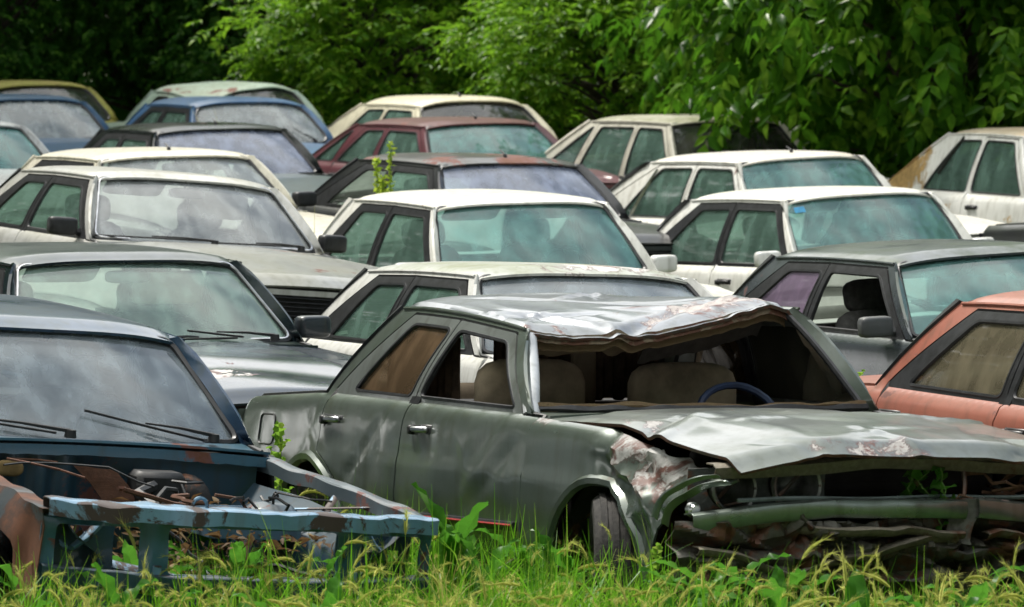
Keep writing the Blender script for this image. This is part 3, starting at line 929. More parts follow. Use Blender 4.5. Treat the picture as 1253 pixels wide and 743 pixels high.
    def wipers(s):
        P = s.P
        for (y0, u1, v1, u2, v2) in P['wipers']:
            base = np.array([P['wbx'] + P['bow'] * (1 - (y0 / P['wby']) ** 2) + .035, y0, P['wbz'] + .015])
            a = s.ws(np.array([[u1, v1]]), -.02)[0]; b0 = s.ws(np.array([[u2, v2]]), -.012)[0]
            t = MB()
            mid = (base + a) / 2 + np.array([.012, 0, .018])
            t.lathe([(.001, .03), (.02, .03), (.024, 0)], base, 10, axis='z')
            t.tube([base + np.array([0, 0, .025]), mid, a], [.009, .006, .004], 5)
            w = s.obj(t, 'wiper', BLACK)
            t = MB(); q = np.linspace(-1, 1, 7); d = b0 - a
            pth = np.array([s.ws(np.array([[u1 + (u2 - u1) * (k), v1 + (v2 - v1) * k]]), -.010)[0] for k in q])
            t.tube(pth, .0055, 5); s.obj(t, 'wiper_blade', BLACK, w)
CARS = []

# ------------------------------------------------------------------ the cars
CG = 'scrapped cars parked in rows'
def car(name, label, loc, yaw, pitch=0, roll=0, cat='car', **kw):
    c = Car(name, loc, yaw, pitch, roll, **kw)
    tag(c.root, label, cat, CG)
    return c
def PT(key, *a, **k): return mat('paint_' + key, paint, *a, **k)

WIP2 = [(0.0, -.52, .06, -.98, .05), (.58, .40, .06, .02, .05)]
ws_pale = mat('windscreen_pale', glass, (.74, .84, .84), .32, (.62, .70, .70), 1.1, 1)
ws_seen = mat('windscreen_see_through', glass, (.80, .95, .88), .24, (.52, .76, .66), 1.2, 11)
ws_grey = mat('windscreen_grey', glass, (.70, .78, .84), .30, (.52, .62, .68), 1.1, 5)
ws_teal = mat('windscreen_teal', glass, (.48, .80, .76), .28, (.28, .60, .56), 1.1, 2)
ws_blue = mat('windscreen_blue', glass, (.48, .56, .70), .34, (.46, .53, .70), 1.1, 4)
ws_clear = mat('window_clear', glass, (.55, .62, .58), .06, (.4, .42, .38), .9, 6)
gl_brown = mat('window_brown_dust', glass, (.22, .16, .10), .85, (.10, .068, .040), .8, 7)
gl_olive = mat('window_olive_dust', glass, (.34, .34, .24), .62, (.17, .15, .10), .8, 9)
gl_lilac = mat('window_lilac_film', glass, (.30, .24, .34), .72, (.20, .15, .22), .8, 8)

W_CREAM = (.64, .61, .50); W_WHITE = (.72, .72, .69)
P_ = PT('dark_blue', (.022, .05, .10), (.05, .09, .14), .55, .08, (.05, .07, .025), .3, .14, .7, .25, 1)
c1 = car('stripped_car', 'dark blue car without bonnet, its rusty empty engine bay open', (-1.98, 24.81, -.06), 27.9, -3.8, -4,
  paint=P_, cowl_paint=PT('teal_edge', (.02, .075, .12), (.05, .14, .20), .6, .12, (.08, .09, .05), .2, .3, .6, 0, 31), fender_paint=PT('rusty_fender', (.015, .028, .038), (.04, .05, .055), .6, .88, (.06, .045, .03), .3, .5, .2, 0, 30, (.055, .026, .017)),
  omit={'hood', 'front', 'fender', 'inner'}, glass=ws_grey, wipers=[(-.06, -.62, .12, -1.1, .20), (.56, .40, .13, .06, .24)])
c2 = car('sedan', 'dark navy car with a dented bonnet and lowered cream sun visor', (-1.90, 30.45, -.04), 27.7, -.7, -.5,
  paint=PT('navy', (.010, .018, .024), (.022, .04, .048), .5, .05, (.04, .06, .02), .35, .14, .7, .25, 2), glass=ws_seen, chrome=True,
  hood_paint=PT('navy_hood', (.012, .024, .045), (.025, .045, .075), .6, .05, (.05, .06, .03), .10, .12, .8, .2, 2, peel=[((1.75, -.2, .80), (.35, .5, .3), .84)]),
  hood_deform=lambda V: V + np.array([0, 0, 1.]) * (.016 * vnoise(V, .8, 11) * sstep(V[:, 0], .75, 1.2))[:, None],
  mirrors=PT('navy_mirror', (.012, .02, .03), None, .3, 0, (.1, .1, .05), .1, .3, .6, 0, 2), mirror_sides=(1,), visor=(0, 1), seat_mat=SEATG, rear_mat=LIGHTV, trim_mat=LIGHTV, dash_mat=CREAMV, wipers=[(.02, .25, .05, -.05, .05), (.58, .40, .10, .2, .14)])
c3 = car('sedan', 'silver white car with black mirrors and an oval badge on its grille', (-2.07, 37.98, .13), 26.9, -.5, -4.4,
  rear_mat=LIGHTV, trim_mat=LIGHTV, c_trim=True, paint=PT('silver_white', (.50, .50, .47), (.40, .41, .42), .5, .05, (.20, .19, .10), .45, .3, .5, .15, 3), hood_paint=PT('grey_hood', (.26, .27, .265), (.36, .36, .34), .6, .05, (.14, .14, .08), .5, .22, .6, .45, 23), glass=mat('windscreen_c', glass, (.86, .92, .92), .26, (.74, .80, .80), 1.3, 12), chrome=True,
  mirrors=TRIM, visor=(0, 1), wipers=WIP2, emblem=.42, seat_mat=SEATG)
c4 = car('sedan', 'cream roofed car tucked behind the silver white car with black mirrors', (-2.37, 44.71, .11), 27, 0, .7,
  rear_mat=LIGHTV, trim_mat=LIGHTV, paint=PT('cream', W_CREAM, (.62, .6, .53), .4, .08, (.25, .22, .12), .2, .35, .4, 0, 4), glass=ws_pale, aerial=(.08, 0.0), mirrors=TRIM, mirror_sides=(1,))
c5 = car('sedan', 'black car with blue tinted windscreen in front of the bright blue old car', (-2.42, 52.81, .14), 26.3, .2, .8,
  paint=PT('black', (.010, .011, .012), (.02, .024, .026), .5, .05, (.02, .028, .012), .3, .10, .5, 0, 5), glass=ws_blue, aerial=(.1, 0),
  hood_paint=PT('grey_teal', (.05, .08, .09), (.09, .12, .13), .5, .03, (.06, .07, .04), .3, .3, .5, 0, 5))
c6 = car('wagon', 'bright blue old car with rounded roof and curved windscreen corners', (-2.58, 62, .2), 27,
  paint=PT('mid_blue', (.035, .10, .22), (.10, .20, .34), .5, .05, (.10, .15, .18), .35, .35, .5, 0, 6), glass=ws_pale, wr_corner=.14, crown=.062, gutter='body',
  wipers=[(.5, .62, .18, .50, .34)], fender_paint=None)
def sag(V):
    w = sstep(V[:, 2], .98, 1.24)
    V[:, 2] -= w * (.11 * np.exp(-((V[:, 0] - .1) / .45) ** 2 - ((V[:, 1] + .42) / .28) ** 2) - .02 * np.exp(-((V[:, 1] - .3) / .3) ** 2))
    V[:, 2] += w * .012 * vnoise(V, 1.2, 3)
    return V
c7 = car('wagon', 'pale green old car with a sagging broken roof', (-2.85, 68, .25), 27, deform=sag,
  paint=PT('pale_green', (.24, .33, .27), (.32, .40, .33), .5, .05, (.14, .12, .06), .3, .5, .2, 0, 7),
  roof_paint=PT('pale_green_roof', (.24, .33, .27), (.32, .40, .33), .5, .20, (.14, .12, .06), .4, .5, .2, 0, 7), glass=ws_clear, side_glass=ws_clear, wr_corner=.1, crown=.062, visor=(0, 1), frame=None)
c8 = car('sedan', 'yellow green car with rust edged rounded roof', (-5.2, 71, .25), 27,
  paint=PT('yellow_green', (.30, .32, .055), (.30, .24, .08), .5, .18, (.22, .13, .05), .5, .5, .2, 0, 8), glass=ws_clear, wr_corner=.12, crown=.062, seat_mat=SEATT, visor=(0, 1))
c9 = car('sedan', 'deep blue rounded car with pale dusty windscreen', (-4.8, 64, .2), 27,
  paint=PT('deep_blue', (.010, .06, .14), (.03, .10, .20), .5, .05, (.05, .08, .08), .3, .4, .4, 0, 9), glass=ws_pale, wr_corner=.13, crown=.058)
c10 = car('sedan', 'silver car with teal windscreen at the edge by the deep blue car', (-4.65, 54, .15), 27,
  paint=PT('silver', (.36, .38, .40), (.45, .46, .46), .5, .04, (.18, .18, .1), .3, .35, .5, .2, 10), glass=ws_teal)
c11 = car('hatchback', 'cream rounded hatchback farthest back beside the leafy bush', (-.46, 62, .2), 28, cbx=-1.75, ctx=-.98, xB=-.45, rear_inset=.62, xR=-1.16,
  paint=PT('ivory', (.62, .58, .43), (.60, .56, .44), .4, .03, (.3, .26, .12), .2, .35, .4, 0, 11), glass=ws_clear, wr_corner=.1, crown=.075, frame=None, gutter='body', aerial=(.12, -.1), rear=-1.95)
c12 = car('sedan', 'maroon red sedan with rusty brown roof', (-.35, 56.41, .12), 32.2, 0, .8, front=1.74, axf=1.14, cbx=-1.62, rear_inset=.60, xR=-1.05, quarter=(-1.42, -1.10, -.93, -.96),
  paint=PT('maroon', (.075, .012, .02), (.14, .04, .055), .5, .05, (.07, .03, .015), .3, .35, .5, 0, 12),
  roof_paint=PT('maroon_roof', (.08, .014, .016), (.10, .035, .028), .5, .30, (.06, .03, .012), .7, .45, .3, 0, 12), glass=ws_teal, aerial=(.1, 0), frame=None, mirrors=PT('maroon_mirror', (.10, .018, .03)), mirror_sides=(1,))
c13 = car('sedan', 'black sedan with patchy rust on its roof and lilac windscreen', (-.13, 44.92, .06), 31.3, -.8, -.7, front=1.74, axf=1.14, cbx=-1.40, rear_inset=.33,
  rear_mat=LIGHTV, trim_mat=LIGHTV, c_trim=True, paint=PT('black_b', (.014, .015, .018), (.05, .055, .06), .5, .05, (.04, .04, .02), .3, .3, .6, 0, 13),
  roof_paint=PT('black_rust_roof', (.02, .022, .024), (.12, .12, .12), .6, .46, (.05, .04, .015), .4, .14, .4, 0, 13), glass=ws_blue, aerial=(.12, 0), glass_rear=ws_clear)
c14 = car('sedan', 'clean white sedan with cream roof and deep teal windscreen', (-.04, 39.33, -.04), 27.3, -.8, .5, zb=((-2.16, .86), (-1.3, .83), (.52, .815), (1.3, .80), (2.12, .71)), wbz=.84, wtx=.17, wty=.575, wby=.71, xB=-.36,
  rear_mat=LIGHTV, trim_mat=LIGHTV, paint=PT('white_b', W_WHITE, (.52, .51, .43), .6, .08, (.30, .29, .17), .42, .35, .4, 0, 14), glass=ws_teal, mirrors=PT('white_mirror', W_WHITE))
c15 = car('sedan', 'silver white sedan with peeling mossy roof behind the wrecked sedan', (.22, 30.39, -.11), 28.1, 1, -2.1, rear_inset=.30,
  c_trim=True, paint=PT('white_c', (.56, .56, .53), (.46, .47, .46), .5, .06, (.2, .2, .1), .3, .4, .3, 0, 15),
  roof_paint=PT('mossy_roof', (.42, .43, .42), (.36, .38, .36), .5, .06, (.15, .17, .07), .75, .4, .3, .1, 15, peel=[((.10, .1, 1.3), (.35, .8, .3), .84)]), glass=ws_grey)
def ridge(V, f, seed):
    return 1 - 2.2 * np.abs(vnoise(V, f, seed))
def hero_def(V):
    """the roof has come down on the near side of the windscreen; flanks are dented"""
    x, y, z = V[:, 0].copy(), V[:, 1].copy(), V[:, 2].copy()
    w = sstep(z, .93, 1.20)
    yy = np.clip(y, -.6, .6)
    want = np.interp(yy, [-.60, -.49, -.39, -.18, .06, .27, .45, .53, .60], [1.19, 1.172, 1.162, 1.172, 1.195, 1.24, 1.285, 1.275, 1.265])
    have = 1.245 + .03 * (1 - np.abs(yy / .6) ** 2.4)
    fx = np.clip(1 - (.2 - x) / .95, 0, 1.05) ** 1.25
    dz = (want - have) * fx
    flat = np.abs(y) < .56
    cr = .005 * ridge(V * np.array([1, .7, .2]), .6, 5) + .0022 * ridge(V, 1.7, 6) - .016 * np.exp(-((x + .55 * y - .12) / .03) ** 2) * sstep(y, -.45, -.1) * sstep(y, .5, .2) - .012 * np.exp(-((x - .8 * y + .30) / .025) ** 2) * sstep(y, -.5, -.2)
    jag = (.004 * ridge(V * np.array([.2, 1, .2]), 1.3, 7) + .0025 * ridge(V * np.array([.2, 1, .2]), 5.1, 8)) * sstep(x, .10, .20)
    cr = cr + creases(x, y, 3, 16, (-.85, .2, -.5, .5), .016, .05) * sstep(x, -1.0, -.5)
    V[:, 2] = z + w * (dz + flat * (cr + jag) * (z > 1.12))
    lo = 1 - sstep(z, .86, .95)
    lo = lo * (np.abs(y) > .5); V[:, 1] = y + np.sign(y) * lo * creases(x, z, 9, 10, (-1.9, 1.0, .35, .85), .010, .07)
    y = V[:, 1].copy()
    V[:, 1] = y - np.sign(y) * lo * (.016 * (vnoise(V * np.array([1, .3, 1.4]), .55, 8) + .3) + .005 * ridge(V * np.array([1, .3, 1.2]), 1.3, 18))
    return V
def hero_hood(V):
    x, y, z = V[:, 0].copy(), V[:, 1].copy(), V[:, 2].copy()
    f = sstep(x, .75, 2.08)
    u = np.clip(y / .70, -1, 1)
    want = np.interp(y, [-.72, -.69, -.35, .0, .48, .75], [.772, .775, .838, .825, .81, .80]); have = .745 + .03 * (1 - np.abs(u) ** 2.2)
    k1 = x - 1.15 + .9 * (y + .35)                       # crease that runs from the near edge towards the nose
    fold = -.014 * np.exp(-(k1 / .025) ** 2) * sstep(y, .15, -.15) + .012 * np.exp(-((k1 - .09) / .05) ** 2) * sstep(y, .2, -.2)
    edge = .016 * np.exp(-((y + .68) / .06) ** 2) * sstep(x, .75, 1.0) * sstep(x, 1.7, 1.2)
    V[:, 2] = z + f * (want - have) + fold + edge + (.004 * ridge(V, .6, 15) + .0025 * vnoise(V, 1.6, 16)) * sstep(x, .8, 1.2)
    V[:, 2] += creases(x, y, 12, 15, (1.0, 2.1, -.7, .7), .014, .06) * sstep(x, .8, 1.1)
    V[:, 0] = x + .008 * f * vnoise(V, 1.2, 4)
    return V
def hero_fender(V):
    x, y, z = V[:, 0].copy(), V[:, 1].copy(), V[:, 2].copy()
    f = sstep(x, 1.15, 1.7)
    n = vnoise(V, 1.3, 21); n2 = ridge(V, 2.3, 22); n3 = ridge(V, 4.5, 23)
    V[:, 1] = y + f * (.045 * sstep(z, .55, .75) + .030 * n + .018 * n2 + .006 * n3) + .010 * np.exp(-((x - 1.0) / .18) ** 2 - ((z - .66) / .14) ** 2) \
        + .03 * np.exp(-((x + .2 * z - 1.42) / .05) ** 2) * sstep(z, .5, .7)
    V[:, 1] += creases(x, z, 14, 12, (1.2, 2.0, .5, .8), .028, .06) * sstep(x, 1.0, 1.4)
    V[:, 2] = z - f * (.050 * sstep(z, .62, .8)) + f * .014 * n2 * sstep(z, .5, .7)
    return V
GREY_GREEN = ((.080, .104, .088), (.138, .158, .142), .5, .02, (.12, .13, .06), .12, .22, .8, .35, 16)
hero = car('wrecked_sedan', 'wrecked grey green sedan with crushed roof and smashed front end', (.48, 24.96, -.03), 26, 1.5, -1.3,
  paint=PT('grey_green', *GREY_GREEN), glass=ws_clear, res=.026, roof_n=(80, 80), seat_h=.50, steer=-24, pillar=(.07, .04), xB=-.44, bs=.30, axf=1.21, zr=1.26,
  glass_front=mat('window_clear_b', glass, (.80, .82, .74), .12, (.4, .4, .3), .8, 16), omit={'windscreen', 'windscreen_seal', 'rear_window', 'front', 'window_front_r', 'visor'}, deform=hero_def, hood_deform=hero_hood, fender_deform=hero_fender,
  fender_front_r=[(1.57, .30), (1.66, .45), (1.70, .58), (1.80, .655), (1.92, .70), (2.03, .735), (2.04, .75)],
  fender_paint=PT('grey_green_peeled', *GREY_GREEN, peel=[((1.72, -.72, .80), (.66, .5, .25), .69), ((.72, -.72, .90), (.25, .3, .12), .82)], peel_col=(.34, .34, .325), primer=(.11, .042, .028)),
  roof_paint=PT('peeled_roof', (.15, .17, .205), (.24, .25, .27), .6, .03, (.12, .13, .09), .3, .24, .8, .5, 17, peel=[((.05, .25, 1.3), (.40, .7, .3), .81), ((.2, -.5, 1.25), (.25, .4, .2), .80)], peel_col=(.42, .38, .36)),
  hood_paint=PT('hood_sky_pale', (.11, .13, .128), (.22, .235, .24), .6, .03, (.06, .075, .03), .5, .18, .8, .5, 18, peel=[((2.1, -.1, .8), (.22, .6, .2), .88), ((1.3, -.65, .85), (.5, .15, .2), .84)], peel_col=(.42, .40, .38)),  # same paint toned paler for mirrored sky; peeled spots are real
  boot_paint=TRIM, c_trim=True, rim_mat=[rusty('rusty_edge', (.05, .04, .025), .55, .8, 12, .1)], wheel_mat=simple('blue_black_rim', (.015, .03, .07), .5), glass_rear=gl_brown, seat_mat=simple('old_tan_seat', (.11, .085, .055), .95, 0, .35, 9), headrests=False, handle_mat2=CHROME, seal_mat=TRIM, frame=PT('frame_silver', (.16, .18, .17), (.26, .28, .27), .5, .02, (.1, .1, .06), .2, .3, .5, .5, 19), dash_mat=DARKIN)
c17 = car('hatchback', 'dull cream car half under the overhanging branches with dark windscreen', (1.71, 55.35, .16), 33.1, 0, 0, zb=((-2.16, .86), (-1.3, .78), (.52, .76), (1.3, .77), (2.12, .71)), wbz=.80, cbx=-1.78, ctx=-1.0, xB=-.30, rear_inset=.78, xR=-1.04, rear=-1.95, quarter=(-1.58, -1.10, -.91, -.94), rwy=.66,
  paint=PT('dull_cream', (.50, .48, .40), (.42, .41, .35), .5, .03, (.15, .15, .07), .3, .5, .2, 0, 17),
  roof_paint=PT('dull_cream_roof', (.42, .40, .33), (.34, .33, .26), .5, .05, (.12, .13, .05), .8, .5, .2, 0, 17), glass=ws_clear, frame=None, gutter='body', seat_mat=SEATT, aerial=(-.2, 0.1))
c18 = car('sedan', 'white sedan with grey rear pillar and black roof aerial', (2.11, 49.71, -.02), 34.7, .9, 1.9, zb=((-2.16, .86), (-1.3, .83), (.52, .815), (1.3, .80), (2.12, .71)), wbz=.84, wtx=.20, wty=.60, wby=.69, cbx=-1.62, ctx=-.92, rear_inset=.50, xB=-.33,
  c_trim=True, paint=PT('white_d', W_WHITE, (.52, .50, .42), .6, .09, (.36, .29, .17), .40, .35, .4, 0, 18), glass=ws_teal, frame=None, aerial=(.12, .0), vent=('rear', -.98, -.78), vent_mat=CHROME)
c19 = car('sedan', 'white sedan with a small blue sticker on its windscreen', (2.21, 43.15, -.11), 31.5, 1.3, 1.9, zb=((-2.16, .86), (-1.3, .83), (.52, .815), (1.3, .80), (2.12, .71)), wbz=.84, wtx=.21, wty=.60, wby=.69, cbx=-1.42, rear_inset=.28, xB=-.36,
  rear_mat=LIGHTV, trim_mat=LIGHTV, c_trim=True, paint=PT('white_e', W_WHITE, (.52, .51, .43), .6, .08, (.30, .28, .16), .42, .35, .4, 0, 19), glass=ws_teal, mirrors=PT('white_mirror', W_WHITE), wr_corner=.04)
c20 = car('sedan', 'dark grey sedan with missing front side window and grey mirror', (2.35, 32.96, -.11), 30.6, .4, 2, rear_inset=.24, xB=-.40,
  rear_mat=LIGHTV, c_trim=True, paint=PT('dark_grey', (.055, .065, .075), (.12, .135, .145), .5, .03, (.03, .05, .018), .8, .14, .8, .3, 20), glass=ws_teal, omit={'window_front_r'}, glass_rear=gl_lilac, glass_front=ws_pale,
  mirrors=PT('grey_mirror', (.06, .065, .07), (.14, .14, .14), .6, 0, (.1, .1, .06), .2, .5, .2, 0, 20), mirror_sides=(-1,), trim_mat=LIGHTV, seat_mat=SEATG)
c21 = car('sedan', 'faded salmon red car with rusty pillar and brown dusty window', (2.64, 24.3, .022), 27, rear_inset=.24, xB=-.30, cbx=-1.26,
  c_trim=True, paint=PT('salmon', (.27, .078, .048), (.33, .13, .088), .7, .03, (.16, .10, .06), .3, .45, .35, 0, 21), glass=ws_pale, side_glass=gl_olive)
c22 = car('sedan', 'white two door car with ochre patched rear pillar and roof', (4.53, 52.8, .1), 27, doors=2, zb=((-2.16, .86), (-1.3, .78), (.52, .76), (1.3, .77), (2.12, .71)), wbz=.80, cbx=-1.72, ctx=-.92, rear_inset=.62, vent=None or False, gutter='body', xB=-.38,
  paint=PT('white_f', W_WHITE, (.68, .67, .6), .4, .02, (.35, .3, .16), .2, .35, .4, 0, 22, peel=[((-1.52, -.70, .98), (.66, .6, .42), .70)], peel_col=(.46, .30, .11), primer=(.42, .27, .10)),
  roof_paint=PT('ochre_roof', (.66, .64, .56), (.48, .34, .16), .8, .02, (.42, .30, .14), .55, .4, .3, 0, 22), glass=ws_pale, frame=None)
c23 = car('sedan', 'black car of which only the sloping rear pillar shows', (4.88, 43.5, .0), 27,
  paint=PT('black_c', (.014, .015, .016), (.04, .045, .05), .5, .03, (.04, .04, .02), .3, .3, .6, 0, 23), glass=ws_pale)
for c, y, z in ((c22, 1, 0),):
    # divider bar and dark frames of the rear side window
    for sg in (-1, 1):
        t = MB(); q = np.linspace(0, 1, 5)
        t.tube(c.side(np.stack([-.90 + .22 * q, .93 + .30 * q], 1), sg, -.002), .014, 5)
        c.obj(t, 'vent_bar', TRIM, c.body)

# ------------------------------------------------------------------ the wrecked sedan: what the crash left
RUSTY = rusty('rusty_steel', (.08, .08, .07), .45, .7, 6, .2)
TANRUST = rusty('tan_bent_steel', (.13, .115, .085), .22, .6, 5, .25)
GREENSTEEL = PT('green_steel', (.16, .20, .175), (.28, .31, .29), .5, .10, (.1, .1, .06), .10, .20, .6, .75, 41)
FOAM = simple('torn_foam', (.30, .22, .11), .95, 0, .5, 30, .6, (.14, .09, .05))
CURTAIN = simple('brown_curtain', (.10, .068, .045), .95, 0, .45, 12, .2)
TANV = simple('tan_trim', (.26, .20, .13), .7, 0, .2, 9)

def ribbon(mb, ys, fx, fz, prof, amp=.0, seed=0, matl=0, f=2.0):
    """a sheet-metal strip running across the car; prof: (dx, dz) across it"""
    G = []
    for y in ys:
        row = [(fx(y) + dx, y, fz(y) + dz) for dx, dz in prof]
        G.append(row)
    G = np.array(G)
    n1 = vnoise(G.reshape(-1, 3), f, seed).reshape(G.shape[:2]); n2 = vnoise(G.reshape(-1, 3), f * .8, seed + 50).reshape(G.shape[:2])
    G[:, :, 0] += amp * n1; G[:, :, 2] += amp * .7 * n2
    mb.grid(G, matl)
    return mb
def lin(y, ya, yb, a, b): return a + (b - a) * (y - ya) / (yb - ya)

def wreck(c):
    o = lambda mb, n, m, parent=None, **k: mb.build(n, m, parent or c.root, **k)
    # dark radiator panel and filler engine added so the opening shows black
    t = MB(); t.box((1.62, 0, .56), (.04, 1.24, .46), bev=.01)
    for z in np.linspace(.36, .76, 14): t.box((1.645, 0, z), (.01, 1.1, .012))
    o(t, 'radiator', DARKIN)
    t = MB(); t.soft((1.15, 0, .56), (.70, .55, .42), .5); t.tube([(1.2, -.3, .66), (1.35, 0, .76), (1.3, .3, .7)], .05, 8)
    o(t, 'engine', UNDER)
    # cross member with its kink
    prof = [(-.06, .026), (-.006, .030), (.010, .024), (.013, -.008), (.002, -.030), (-.03, -.034)]
    ys = np.linspace(-.80, .23, 46)
    fz = lambda y: float(np.interp(y, [-.8, -.62, -.3, .1, .23], [.550, .578, .600, .602, .594])); fx = lambda y: float(np.interp(y, [-.8, -.6, 0, .23], [1.98, 2.07, 2.12, 2.11]))
    t = MB(); ribbon(t, ys, fx, fz, prof, .008, 3); cm = o(t, 'crossmember', GREENSTEEL, solid=.006)
    ys = np.linspace(.27, .78, 22)
    t = MB(); ribbon(t, ys, lambda y: lin(y, .27, .78, 2.13, 2.03), lambda y: lin(y, .27, .78, .595, .545), prof, .012, 9); o(t, 'crossmember', GREENSTEEL, solid=.006)
    t = MB()
    G = np.array([[(2.125 + .03 * math.sin(9 * z) + .012 * k, .23 + .05 * k + .02 * math.sin(22 * z), z) for k in np.linspace(-1, 1, 6)] for z in np.linspace(.47, .635, 10)])
    t.grid(G); o(t, 'torn_bracket', RUSTY, deform=lambda V: V + .012 * np.stack([vnoise(V, 6, 1), vnoise(V, 6, 2), vnoise(V, 6, 3)], 1), solid=.005)
    # crumpled bumper skin below it
    ny, nz = 130, 34
    G = np.zeros((nz, ny, 3)); ys = np.linspace(-.86, .84, ny)
    for i, q in enumerate(np.linspace(0, 1, nz)):
        G[i] = np.stack([2.075 - .12 * (np.abs(ys) / .86) ** 3, ys, np.full(ny, .555 - .215 * q)], 1)
    def crumple(V):
        y, z = V[:, 1].copy(), V[:, 2].copy()
        tent = lambda c, w: np.clip(1 - np.abs(z - c) / w, 0, 1)
        V[:, 0] += -.07 * tent(.488 + .02 * np.sin(3 * y), .035) + .03 * tent(.445 + .02 * np.sin(4 * y + 1), .03) - .05 * tent(.395, .03) * (y > -.3)
        V[:, 0] += creases(y, z, 31, 34, (-.8, .8, .34, .55), .045, .035) + .012 * vnoise(V, 2.0, 33)
        V[:, 2] += creases(y, z, 32, 16, (-.8, .8, .34, .55), .03, .05)
        V[:, 0] -= .08 * np.clip(1 - np.abs(y - .27) / .06, 0, 1); return V
    t = MB(); t.grid(G, 0, flip=True); bs = o(t, 'bumper_skin', rusty('dark_bent_steel', (.055, .053, .042), .34, .5, 6, .4), deform=crumple, smooth=24, solid=.005)
    for (z0, amp, sd, y0, y1) in ((.522, .006, 61, -.80, .22), (.456, .010, 63, -.80, .20), (.50, .008, 65, .32, .80), (.405, .010, 66, -.1, .45)):
        ys = np.linspace(y0, y1, 70); zz = z0 + creases(ys, np.zeros(70), sd, 5, (y0, y1, -.02, .02), .05 if sd > 61 else .02, .3); xx = creases(ys, np.zeros(70), sd + 9, 6, (y0, y1, -.02, .02), .05, .2)
        t = MB(); ribbon(t, ys, lambda y: 2.125 - .14 * (abs(y) / .86) ** 3 + float(np.interp(y, ys, xx)), lambda y: float(np.interp(y, ys, zz)), [(-.04, .010), (.004, .008), (.012, .004), (.006, -.004), (-.004, -.012), (-.03, -.016)], amp, sd, 0, 4.2)
        o(t, 'bent_rail', TANRUST if sd % 2 else RUSTY, bs, solid=.004)
    G = np.array([[(2.03 - .10 * (abs(y) / .86) ** 3 - .05 * q, y, .35 - .13 * q) for y in np.linspace(-.84, .82, 50)] for q in np.linspace(0, 1, 8)])
    t = MB(); t.grid(G, 0, flip=True); o(t, 'valance', rusty('olive_valance', (.05, .05, .035), .2, .7, 6, .1), deform=lambda V: V + .02 * np.stack([vnoise(V, 1.6, 71), 0 * V[:, 0], vnoise(V, 1.2, 72)], 1), solid=.006)
    # strip under the bonnet edge
    t = MB(); ribbon(t, np.linspace(-.74, .74, 60), lambda y: 2.03 + .02 * math.cos(y * 2), lambda y: .742 + .03 * math.exp(-((y - .05) / .45) ** 2), [(-.06, .015), (-.01, .012), (.008, 0), (0, -.02), (-.012, -.035)], .010, 12)
    o(t, 'bonnet_slam_panel', TANRUST, solid=.005)
    # lamp panel with two empty bowls at the near side
    t = MB(); t.patch([(-.76, .575), (-.27, .60), (-.27, .765), (-.76, .735)], [[(-.615 + .082 * math.cos(a), .668 + .075 * math.sin(a)) for a in np.linspace(0, 6.283, 22)[:-1]], [(-.395 + .09 * math.cos(a), .678 + .082 * math.sin(a)) for a in np.linspace(0, 6.283, 22)[:-1]]],
        lambda p: np.stack([1.985 - .12 * (np.abs(p[:, 0]) / .76) ** 3 + .008 * vnoise(np.stack([p[:, 0], p[:, 1], 0 * p[:, 0]], 1), 4, 5), p[:, 0], p[:, 1]], 1), .04)
    lp = o(t, 'lamp_panel', rusty('lamp_panel_steel', (.045, .05, .047), .3, .5, 8, .4), solid=.006)
    t = MB(); t.tube([(2.03 + .03 * math.cos(y), y, .634 + .003 * math.sin(11 * y)) for y in np.linspace(-.66, .72, 30)], .008, 5, 0); o(t, 'grille_rail', GREENSTEEL)
    for (y, z, r, x) in ((-.615, .668, .080, 1.93), (-.395, .678, .090, 1.985)):
        t = MB(); t.lathe([(r * 1.10, .010), (r * 1.06, .026), (r * .96, .022), (r * .93, .0), (r * .80, -.06), (r * .4, -.10), (.001, -.11)], (x, y, z), 26, 0, 'x')
        lb = o(t, 'headlight_bowl', simple('lamp_bowl_steel', (.16, .165, .155), .4, .6, .5, 18))
        t = MB(); t.tube([(x + .0, y - r * .7, z - r * .4), (x - .02, y + r * .5, z + r * .6)], .008, 5, 0); t.tube([(x - .01, y + r * .6, z - r * .6), (x - .03, y - r * .2, z - r * .75)], .006, 5, 0)
        for q in np.linspace(0, 6.28, 6): t.soft((x + .018, y + r * 1.03 * math.cos(q), z + r * 1.03 * math.sin(q)), (.016, .016, .016), .9, 8, 6)
        o(t, 'lamp_bracket', STEEL, lb)
    t = MB(); t.lathe([(.001, .03), (.016, .03), (.02, .02), (.026, .018), (.028, 0)], (1.93, -.775, .595), 14, 0, 'x'); o(t, 'bolt', CHROME)
    # curled fender lip round the lamp opening
    p = np.array([(1.69, -.815, .56), (1.72, -.815, .62), (1.80, -.805, .665), (1.92, -.785, .70), (1.98, -.765, .715), (2.03, -.74, .722)])
    q = np.linspace(0, 5, 30); p = np.stack([np.interp(q, np.arange(6), p[:, k]) for k in range(3)], 1)
    for k in range(3): p[1:-1] = (p[:-2] + p[1:-1] * 2 + p[2:]) / 4
    for (o0, o1) in (((0, 0, 0), (.028, .012, -.012)), ((.040, .02, -.022), (.050, .045, -.035))):
        G = np.stack([p + np.array(o0), p + (np.array(o0) + np.array(o1)) / 2 + np.array([.004, -.006, .005]), p + np.array(o1)])
        t = MB(); t.grid(G); o(t, 'fender_lip', GREENSTEEL, solid=.004, deform=lambda V: V + .006 * np.stack([vnoise(V, 4, 1), vnoise(V, 4, 2), vnoise(V, 4, 3)], 1))
